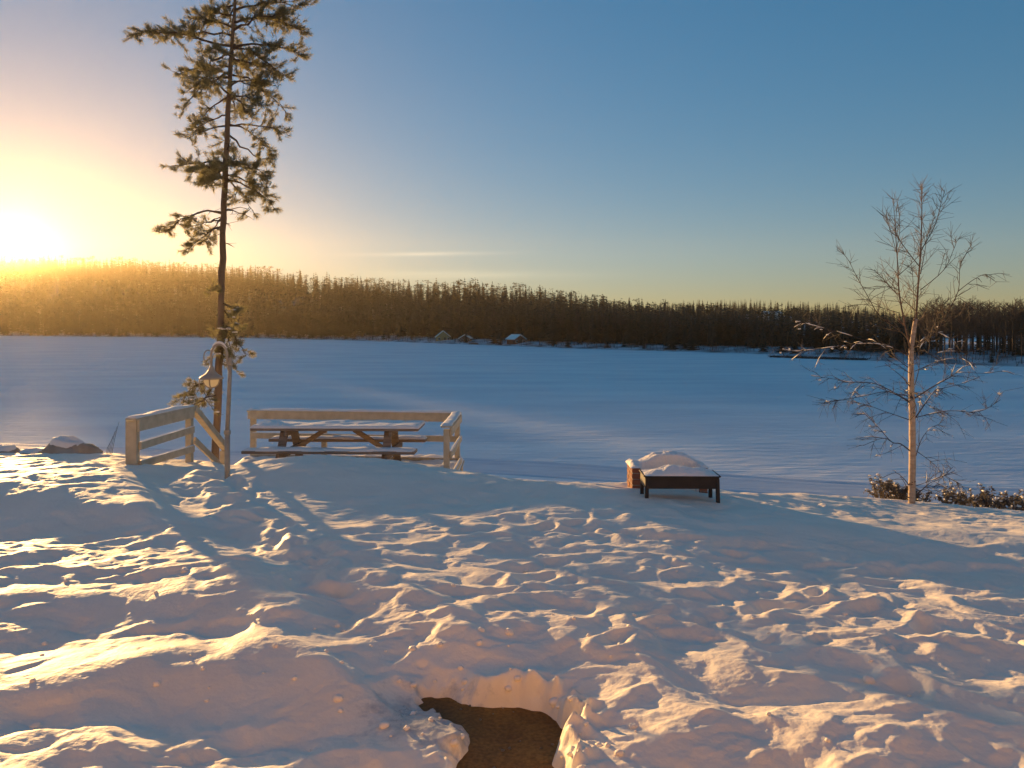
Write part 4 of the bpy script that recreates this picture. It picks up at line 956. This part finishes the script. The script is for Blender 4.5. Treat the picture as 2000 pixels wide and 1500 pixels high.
# ------------------------------------------------------------------ the young birch
def birch():
    random.seed(77); Y = 10.5; K = .78; Z4 = lambda zx, zy: (1560 + zx / 2.207, 340 + zy / 2.207)
    base = P(*Z4(487, 1430), Y); t = thing('birch_tree', 'slender leafless young birch at the edge of the snowy bank', 'tree', base)
    def W(zx, zy, dy=0.0):
        p = P(*Z4(zx, zy), Y) - base; p.y += dy; return p
    def smooth_line(pts, per=4):
        out = []
        n = len(pts)
        for i in range(n - 1):
            p0, p1, p2, p3 = pts[max(i - 1, 0)], pts[i], pts[i + 1], pts[min(i + 2, n - 1)]
            for k in range(per):
                s = k / per; out.append(.5 * ((2 * p1) + (p2 - p0) * s + (2 * p0 - 5 * p1 + 4 * p2 - p3) * s * s + (3 * p1 - p0 - 3 * p2 + p3) * s ** 3))
        out.append(pts[-1]); return out
    tl = smooth_line([W(487, 1480), W(487, 1410), W(490, 1230), W(489, 1050), W(485, 900), W(485, 765), W(498, 690, .025), W(512, 625, .05)], 5)
    b = MB(); n = len(tl); b.tube(tl, [K * (.062 - .030 * (i / (n - 1)) ** 1.6) * random.uniform(.96, 1.05) for i in range(n)], 12); b.build('trunk', M_birch, t, True)
    # dark lenticel scars and branch collars round the stem
    b = MB()
    for k in range(34):
        i = random.randint(1, n - 2); p = tl[i].lerp(tl[i + 1], random.random()); q = random.random() * 6.28; r = K * (.0625 - .018 * i / (n - 1)); c_, s_ = math.cos(q), math.sin(q)
        u = Vector((-s_, c_, 0)); o_ = Vector((c_, s_, 0)); h = random.uniform(.004, .014); w = random.uniform(.012, .03)
        b.add([p + o_ * (r * .96) - u * w, p + o_ * (r + .003) - Vector((0, 0, h)), p + o_ * (r * .96) + u * w, p + o_ * (r + .003) + Vector((0, 0, h))], [(0, 1, 2, 3)])
    b.build('bark_scars', M_dark, t)
    sn = MB()
    # limbs: points in zoom pixels with depth, base radius, twigginess, droop, snow
    LM = [([(485, 770, 0), (512, 640, .05), (523, 480, .05), (526, 320, .0), (531, 150, 0), (528, 62, 0)], .030, 1.5, .0, 0, 1),
          ([(483, 765, 0), (440, 640, -.1), (410, 520, -.15), (394, 380, -.2), (385, 250, -.2), (377, 125, -.2)], .022, 1.2, .0, 0, 1),
          ([(488, 760, 0), (470, 690, .1), (395, 610, .3), (355, 520, .4), (320, 430, .5), (275, 345, .5), (230, 310, .5)], .014, 1.0, 0, 0, 1),
          ([(500, 740, 0), (560, 690, -.1), (592, 620, -.2), (632, 510, -.3), (642, 400, -.3), (690, 312, -.3)], .015, 1.1, 0, 0, 1),
          ([(632, 510, -.3), (690, 465, -.3), (745, 438, -.3), (785, 455, -.3)], .008, .9, .1, 0, 0),
          ([(612, 565, -.25), (670, 535, -.1), (720, 555, 0), (750, 580, 0)], .006, .9, .1, 0, 0),
          ([(522, 400, 0), (480, 310, .15), (450, 240, .2), (462, 140, .25), (476, 92, .3)], .011, 1.1, 0, 0, 1),
          ([(527, 330, 0), (560, 230, -.15), (580, 130, -.2), (595, 78, -.2)], .010, 1.1, 0, 0, 1),
          ([(525, 430, 0), (575, 340, .2), (600, 250, .25), (640, 170, .3)], .010, 1.1, 0, 0, 1),
          ([(524, 500, 0), (580, 420, -.25), (615, 330, -.3), (625, 300, -.3)], .009, 1.0, 0, 0, 1),
          ([(400, 440, -.2), (440, 390, -.3), (470, 350, -.35)], .008, 1.0, 0, 0, 1), ([(390, 330, -.2), (420, 240, -.1), (415, 150, -.1)], .008, 1.0, 0, 0, 1), ([(392, 350, -.2), (350, 260, -.3), (330, 200, -.3)], .007, 1.0, 0, 0, 1),
          ([(405, 500, -.15), (340, 490, -.3), (280, 500, -.3), (240, 492, -.3)], .007, 1.0, .1, 0, 0), ([(420, 600, -.1), (350, 570, .1), (290, 560, .2), (260, 580, .2)], .007, 1.0, .1, 0, 0),
          ([(518, 600, 0), (480, 520, .3), (430, 450, .4), (400, 400, .5)], .009, 1.0, 0, 0, 1), ([(500, 700, 0), (548, 600, .3), (560, 480, .4), (555, 400, .4)], .010, 1.0, 0, 0, 1), ([(490, 750, 0), (520, 700, -.3), (548, 640, -.4), (550, 540, -.4)], .009, 1.0, 0, 0, 1),
          ([(480, 918, 0), (420, 870, -.15), (340, 812, -.2)], .014, .5, 0, .2, 0), ([(480, 982, 0), (410, 935, .1), (345, 905, .2), (260, 905, .3), (180, 888, .3), (90, 875, .3)], .013, 1.2, .15, .5, 0),
          ([(478, 985, 0), (400, 950, -.2), (330, 930, -.3), (220, 945, -.4), (110, 966, -.4), (60, 970, -.4)], .013, 1.2, .15, .3, 0), ([(478, 1060, 0), (420, 1035, .3), (360, 1010, .5), (290, 1000, .6)], .010, 1.2, .1, .3, 0),
          ([(480, 1060, 0), (440, 1010, -.4), (400, 960, -.6), (360, 920, -.7)], .010, 1.0, .1, .2, 0),
          ([(482, 1195, 0), (430, 1160, -.05), (385, 1150, -.1), (335, 1095, -.1), (300, 1060, -.1), (260, 1020, -.1)], .014, 1.0, .05, .4, 0), ([(385, 1150, -.1), (330, 1130, -.2), (250, 1160, -.2)], .006, 1.0, .1, .2, 0),
          ([(498, 968, 0), (560, 915, -.1), (610, 875, -.2), (655, 851, -.2), (740, 853, -.3), (815, 843, -.3)], .014, 1.0, .1, .5, 0), ([(500, 1055, 0), (560, 995, .1), (620, 940, .2), (680, 930, .3), (780, 912, .4), (855, 882, .4)], .014, 1.2, .1, .5, 0),
          ([(500, 960, 0), (560, 950, .4), (640, 1000, .6), (720, 1050, .6)], .010, 1.2, .2, .5, 0), ([(500, 1050, 0), (590, 1010, -.3), (700, 1010, -.4), (790, 960, -.4)], .010, 1.2, .15, .4, 0),
          ([(505, 1215, 0), (545, 1150, .1), (600, 1105, .2), (645, 1085, .2)], .010, 1.0, .1, .4, 0), ([(503, 1190, 0), (560, 1240, -.1), (600, 1290, -.2), (665, 1325, -.2)], .008, 1.2, .1, .6, 0),
          ([(500, 910, 0), (535, 840, .1), (552, 770, .2), (556, 690, .2)], .010, .9, 0, .2, 0), ([(480, 840, 0), (430, 790, .1), (380, 745, .1), (350, 735, .1)], .010, .8, 0, .3, 0), ([(478, 895, 0), (440, 830, -.3), (405, 760, -.4), (395, 720, -.4)], .009, .9, 0, .3, 0),
          ([(485, 790, 0), (420, 740, .3), (340, 735, .5), (260, 745, .6)], .010, 1.0, .1, .9, 0), ([(390, 738, .35), (290, 690, .7), (200, 660, .9), (125, 640, .9)], .008, 1.1, .1, .9, 0), ([(310, 738, .55), (200, 760, .8), (110, 775, 1.0), (40, 765, 1.0)], .006, .9, .1, 1.0, 0),
          ([(500, 800, 0), (580, 740, .3), (650, 690, .5), (720, 690, .6), (790, 735, .6)], .010, 1.1, .15, .9, 0), ([(560, 755, .25), (640, 780, .4), (720, 770, .5), (780, 770, .5)], .008, 1.0, .1, .8, 0), ([(500, 850, 0), (560, 800, -.3), (640, 790, -.4), (690, 830, -.4)], .008, 1.0, .15, .6, 0),
          ([(476, 1342, 0), (450, 1310, 0), (415, 1288, 0), (360, 1310, 0)], .011, .4, 0, .1, 0), ([(475, 1395, 0), (440, 1375, -.05), (398, 1355, -.05)], .012, .2, 0, .1, 0), ([(478, 1370, 0), (462, 1330, .05), (445, 1305, .05)], .010, .2, 0, 0, 0),
          ([(500, 1390, 0), (580, 1340, .1), (640, 1320, .15), (700, 1275, .2)], .009, .8, 0, .5, 0), ([(502, 1345, 0), (560, 1300, -.2), (620, 1260, -.3)], .007, .9, 0, .3, 0), ([(500, 1400, 0), (600, 1370, .3), (680, 1400, .4)], .007, .9, .1, .6, 0)]
    for pts, r0, tw, droop, snow, upr in LM:
        r0 *= K * .88
        pl = smooth_line([W(*p) for p in pts], 4); n = len(pl); b = MB()
        rr = [max(.0035, r0 * (1 - .85 * i / (n - 1))) for i in range(n)]; b.tube(pl, rr, 6 if r0 > .012 else 5)
        Lt = sum((pl[i + 1] - pl[i]).length for i in range(n - 1)); k_ = int(Lt * 11 * tw)
        for k in range(k_):
            f = .15 + .85 * random.random(); i = min(n - 2, int(f * (n - 1))); p = pl[i].lerp(pl[i + 1], random.random()); d = (pl[i + 1] - pl[i]).normalized()
            side = Vector((random.gauss(0, 1), random.gauss(0, .9), random.gauss(.15 if upr else -.05, .5))).normalized()
            side = (side - d * side.dot(d)).normalized(); v = (d * (.9 if upr else .75) + side * random.uniform(.6, 1.1) + Vector((0, 0, .25 if upr else 0))).normalized(); tl_ = K * random.uniform(.18, .72) * (1.15 - (.98 if upr else .85) * f)
            q1 = p + v * tl_ * .5; q2 = q1 + (v + Vector((0, 0, -droop * 2.5 + (.15 if upr else -.1))) + Vector((random.gauss(0, .15), random.gauss(0, .15), random.gauss(0, .15)))).normalized() * tl_ * .5
            b.tube([p, q1, q2], [.0040, .0031, .002], 3, False)
            for z in range(random.randint(2, 5)):
                g = random.random(); s0 = p.lerp(q1, g) if random.random() < .5 else q1.lerp(q2, g); e = s0 + (v + Vector((random.gauss(0, .7), random.gauss(0, .7), random.gauss(-droop * 2, .5)))).normalized() * random.uniform(.06, .24); b.tube([s0, e], [.0026, .0016], 3, False)
                if random.random() < snow * .10: sn.blob(s0.lerp(e, .5) + Vector((0, 0, .008)), (random.uniform(.012, .035), random.uniform(.01, .02), random.uniform(.006, .014)), .3)
            if random.random() < snow * .30: up_ = Vector((0, 0, .007)); sn.tube([p.lerp(q1, .3) + up_, q1 + up_, q1.lerp(q2, .7) + up_], [.002, random.uniform(.004, .008), .002], 5)
        for k in range(int(Lt * 6 * snow)):
            i = random.randint(n // 4, n - 1); j_ = min(n - 1, i + 1); up_ = Vector((0, 0, rr[i] + .004)); sn.tube([pl[i - 1] + up_, (pl[i - 1] + pl[j_]) / 2 + up_, pl[j_] + up_], [.002, random.uniform(.005, .010), .002], 5)
        b.build('branch', M_leader if r0 > .011 and upr else M_twig, t)
    tag(sn.build('snow_clumps', M_cap, t, True), kind='stuff')
birch()

# ------------------------------------------------------------------ snow-topped boulders at the left edge
def boulder(px, py, Y, r, label, seed, rz=0):
    p = P(px, py, Y); rr = random.Random(seed); t = thing('boulder', label, 'boulder', (p.x, p.y, p.z), rz)
    n = 40; th = np.linspace(0, 2 * np.pi, n, endpoint=False); ph = np.linspace(0.0, np.pi * .62, 18); V = []
    for a in ph:
        for q in th:
            d = np.array([np.sin(a) * np.cos(q), np.sin(a) * np.sin(q), np.cos(a)])
            k = 1 + .42 * float(fbm(np.array(d[0] * 1.7 + seed), np.array(d[1] * 1.7 + d[2] * 2.1), 5))
            V.append(d * np.array(r) * k)
    i = np.arange(len(ph) - 1)[:, None] * n; j = np.arange(n)[None, :]
    F = np.stack([i + j, i + n + j, i + n + (j + 1) % n, i + (j + 1) % n], -1).reshape(-1, 4)
    V = np.array(V); link('stone', new_mesh('stone', V, F, [M_rock], True), t)
    top = V[:n * 7].copy(); top[:, 2] += .02 + .02 * np.array([float(perlin(np.array(v[0] * 6 + seed), np.array(v[1] * 6))) for v in top]); top[n * 6:, 2] -= .05
    i2 = np.arange(6)[:, None] * n; F2 = np.stack([i2 + j, i2 + n + j, i2 + n + (j + 1) % n, i2 + (j + 1) % n], -1).reshape(-1, 4)
    link('snow_cap', new_mesh('snow_cap', top, F2, [M_cap], True), t)
boulder(135, 902, 10.9, (.40, .42, .33), 'large snow-capped boulder left of the stair railing', 4)
boulder(75, 900, 11.0, (.42, .38, .17), 'low flat boulder leaning against the larger snow-capped boulder', 8)
boulder(8, 900, 11.0, (.22, .28, .20), 'small rounded snow-capped boulder at the left edge of the picture', 12)
b = MB(); p = P(203, 895, 10.7)
for k in range(5): b.tube([p + Vector((k * .02, 0, -.1)), p + Vector((.04 + k * .03, .02, .15 + .05 * k)), p + Vector((.10 + k * .03, 0, .25 + .07 * k))], [.004, .003, .002], 4)
tag(b.build('dry_stalk', M_twig), 'thin dry weed stalks beside the large boulder', 'weed')

# ------------------------------------------------------------------ dark shrubs on the bank below the birch
def shrubs():
    random.seed(5); protos = []
    for v in range(5):
        r = random.Random(100 + v); b = MB(); lf = MB(); sn = MB()
        for s in range(9):
            a = r.random() * 6.28; h = r.uniform(.25, .62); tip = Vector((math.cos(a) * r.uniform(.05, .35), math.sin(a) * r.uniform(.05, .35), h)); base_ = Vector((math.cos(a) * .06, math.sin(a) * .06, -.1)); mid_ = base_.lerp(tip, .6) + Vector((0, 0, .06))
            hook = tip + Vector((math.cos(a) * .08, math.sin(a) * .08, -.05)); b.tube([base_, mid_, tip, hook], [.008, .006, .004, .002], 4)
            for k in range(26):
                f = r.uniform(.35, 1.0); p = mid_.lerp(tip, (f - .35) / .65) if f < .9 else tip.lerp(hook, r.random()); d = Vector((r.gauss(0, 1), r.gauss(0, 1), r.gauss(-.4, .5))).normalized(); w = d.cross(Vector((r.gauss(0, 1), r.gauss(0, 1), 1))).normalized() * r.uniform(.012, .022); L_ = r.uniform(.05, .10)
                lf.add([p, p + d * L_ * .5 + w, p + d * L_, p + d * L_ * .5 - w], [(0, 1, 2, 3)])
            if r.random() < .85: sn.blob(tip + Vector((0, 0, .01)), (r.uniform(.03, .06), r.uniform(.03, .05), r.uniform(.012, .025)), .25)
        protos.append((b.mesh('stems', M_dark), lf.mesh('leaves', M_shrub), sn.mesh('snow_clumps', M_cap, True)))
    N = 0
    for k in range(190):
        px = random.uniform(1690, 2040); u = (px - 1690) / 310
        lo = 950 + 4 * math.sin(px * .05); hi = 985 + 30 * u; py = random.uniform(lo + 20, hi + 14)
        Y = random.uniform(11.0, 16.5); x = (px - 1000) / FPX * Y; z = gz(x, Y)
        pyv = HOR + (EYE - z) / Y * FPX
        o = thing('low_shrub', 'low dark shrub with snow-dusted tops on the bank ' + ('left' if px < 1782 else 'right') + ' of the birch stem', 'shrub', (x, Y, z), random.random() * 6.28, 'low shrubs on the bank'); s = random.uniform(.38, .75); o.scale = (s, s, s)
        st, le, sn = random.choice(protos); link('stems', st, o); link('leaves', le, o); link('snow_clumps', sn, o); N += 1
shrubs()

# ------------------------------------------------------------------ the melt hole: wet brown ground and icy crust
def melt_hole():
    m = bpy.data.materials.new('wet_brown_ground'); m.use_nodes = True; n, l = m.node_tree.nodes, m.node_tree.links; pr = n['Principled BSDF']
    tc = n.new('ShaderNodeTexCoord'); t1 = n.new('ShaderNodeTexNoise'); t1.inputs['Scale'].default_value = 3.5; t1.inputs['Detail'].default_value = 6; l.new(tc.outputs['Object'], t1.inputs['Vector'])
    t2 = n.new('ShaderNodeTexNoise'); t2.inputs['Scale'].default_value = 55; t2.inputs['Detail'].default_value = 3; l.new(tc.outputs['Object'], t2.inputs['Vector'])
    r = n.new('ShaderNodeValToRGB'); r.color_ramp.elements[0].position = .35; r.color_ramp.elements[0].color = (.14, .064, .016, 1); r.color_ramp.elements[1].position = .7; r.color_ramp.elements[1].color = (.30, .15, .038, 1); l.new(t1.outputs['Fac'], r.inputs[0])
    mx = n.new('ShaderNodeMix'); mx.data_type = 'RGBA'; mx.blend_type = 'OVERLAY'; mx.inputs['Factor'].default_value = .7; l.new(r.outputs[0], mx.inputs['A']); l.new(t2.outputs['Fac'], mx.inputs['B']); l.new(mx.outputs['Result'], pr.inputs['Base Color'])
    r2 = n.new('ShaderNodeMapRange'); r2.inputs['To Min'].default_value = .4; r2.inputs['To Max'].default_value = .8; pr.inputs['Specular IOR Level'].default_value = .15; l.new(t1.outputs['Fac'], r2.inputs['Value']); l.new(r2.outputs[0], pr.inputs['Roughness'])
    bp = n.new('ShaderNodeBump'); bp.inputs['Strength'].default_value = .35; bp.inputs['Distance'].default_value = .008; l.new(t2.outputs['Fac'], bp.inputs['Height']); l.new(bp.outputs[0], pr.inputs['Normal'])
    V = []; nx = 40
    X, Y = np.meshgrid(np.linspace(-.8, .8, nx), np.linspace(2.5, 4.6, nx)); Z = 6.095 + .006 * fbm(X * 3, Y * 3, 3)
    i = np.arange(nx - 1)[:, None] * nx + np.arange(nx - 1)[None, :]; F = np.stack([i, i + 1, i + nx + 1, i + nx], -1).reshape(-1, 4)
    tag(link('wet_ground', new_mesh('wet_ground', np.stack([X, Y, Z], -1).reshape(-1, 3), F, [m], True)), kind='structure')
    wg = bpy.data.objects['wet_ground']; random.seed(4); ps = []
    for k in range(4): b = MB(); b.blob((0, 0, 0), (1, .8, .6), .2); ps.append(b.mesh('pebble', M_rock, True))
    for k in range(70):
        x, y = random.uniform(-.45, .32), random.uniform(3.1, 4.2); o = link('pebble', random.choice(ps), wg, (x, y, 6.097), (0, 0, random.random() * 6)); r = random.uniform(.003, .010); o.scale = (r, r, r)
melt_hole()

# ------------------------------------------------------------------ loose lumps of snow lying on the ground
def clods():
    random.seed(9); g = bpy.data.objects['snowy_ground']; protos = []
    for k in range(5):
        b = MB(); b.blob((0, 0, 0), (1, .85, .7), .16); protos.append(b.mesh('snow_lump', M_lump, True))
    spots = [(540, 1262), (515, 1315), (575, 1325), (660, 1365), (995, 1235), (1150, 1245), (940, 1232), (1010, 1330), (850, 1330), (1120, 1400), (1240, 1420), (1085, 1385), (1420, 1185), (1280, 1245), (1650, 1200), (1210, 1265), (1500, 1240)]
    spots += [(random.uniform(600, 1250), random.uniform(1200, 1480)) for k in range(30)] + [(random.uniform(50, 1950), random.uniform(1080, 1450)) for k in range(40)]
    for k in range(45):     # crumbled rim of the melt hole
        i = random.randrange(len(HOLE)); a, c = HOLE[i], HOLE[(i + 1) % len(HOLE)]; p = a.lerp(c, random.random()); q = random.uniform(.02, .16); cx, cy_ = -.05, 3.75
        d = Vector((p.x - cx, p.y - cy_, 0)).normalized(); x, y = p.x + d.x * q, p.y + d.y * q; z = gz(x, y)
        if z < 6.15: continue
        o = link('snow_lump', random.choice(protos), g, (x, y, z + .004), (0, 0, random.random() * 6.28)); r = random.uniform(.005, .02); o.scale = (r * 1.3, r, r)
    for px, py in spots:
        y = 1.9 * FPX / (py - HOR)
        for it in range(6):
            x = (px - 1000) / FPX * y; z = gz(x, y); y = .5 * y + .5 * (EYE - z) * FPX / (py - HOR)
        z = gz(x, y)
        if z < 6.11: continue
        o = link('snow_lump', random.choice(protos), g, (x, y, z + .002), (0, 0, random.random() * 6.28)); r = random.uniform(.006, .020) if random.random() < .8 else random.uniform(.02, .035); o.scale = (r, r, r)
clods()

# ------------------------------------------------------------------ the cold hazy air
hz = MB(); hz.box((0, 350, 49), (2400, 960, 104)); hm = bpy.data.materials.new('cold_air_haze'); hm.use_nodes = True
n, l = hm.node_tree.nodes, hm.node_tree.links; n.clear(); ho = n.new('ShaderNodeOutputMaterial'); hv = n.new('ShaderNodeVolumePrincipled')
hv.inputs['Color'].default_value = (.97, .83, .57, 1); hv.inputs['Density'].default_value = .00015; hv.inputs['Anisotropy'].default_value = .73
hv2 = n.new('ShaderNodeVolumeScatter'); hv2.inputs['Color'].default_value = (.97, .83, .57, 1); hv2.inputs['Density'].default_value = .00001; hv2.inputs['Anisotropy'].default_value = .96   # narrow lobe added to imitate bloom round the overexposed sun
hva = n.new('ShaderNodeAddShader'); l.new(hv.outputs[0], hva.inputs[0]); l.new(hv2.outputs[0], hva.inputs[1])
l.new(hva.outputs[0], ho.inputs['Volume']); tag(hz.build('haze', hm), 'thin golden haze in the cold air over the lake', 'haze', kind='stuff')

print('triangles', sum(sum(len(p.vertices) - 2 for p in m.polygons) for m in bpy.data.meshes if len(m.polygons) < 100000) + sum(2 * len(m.polygons) for m in bpy.data.meshes if len(m.polygons) >= 100000))
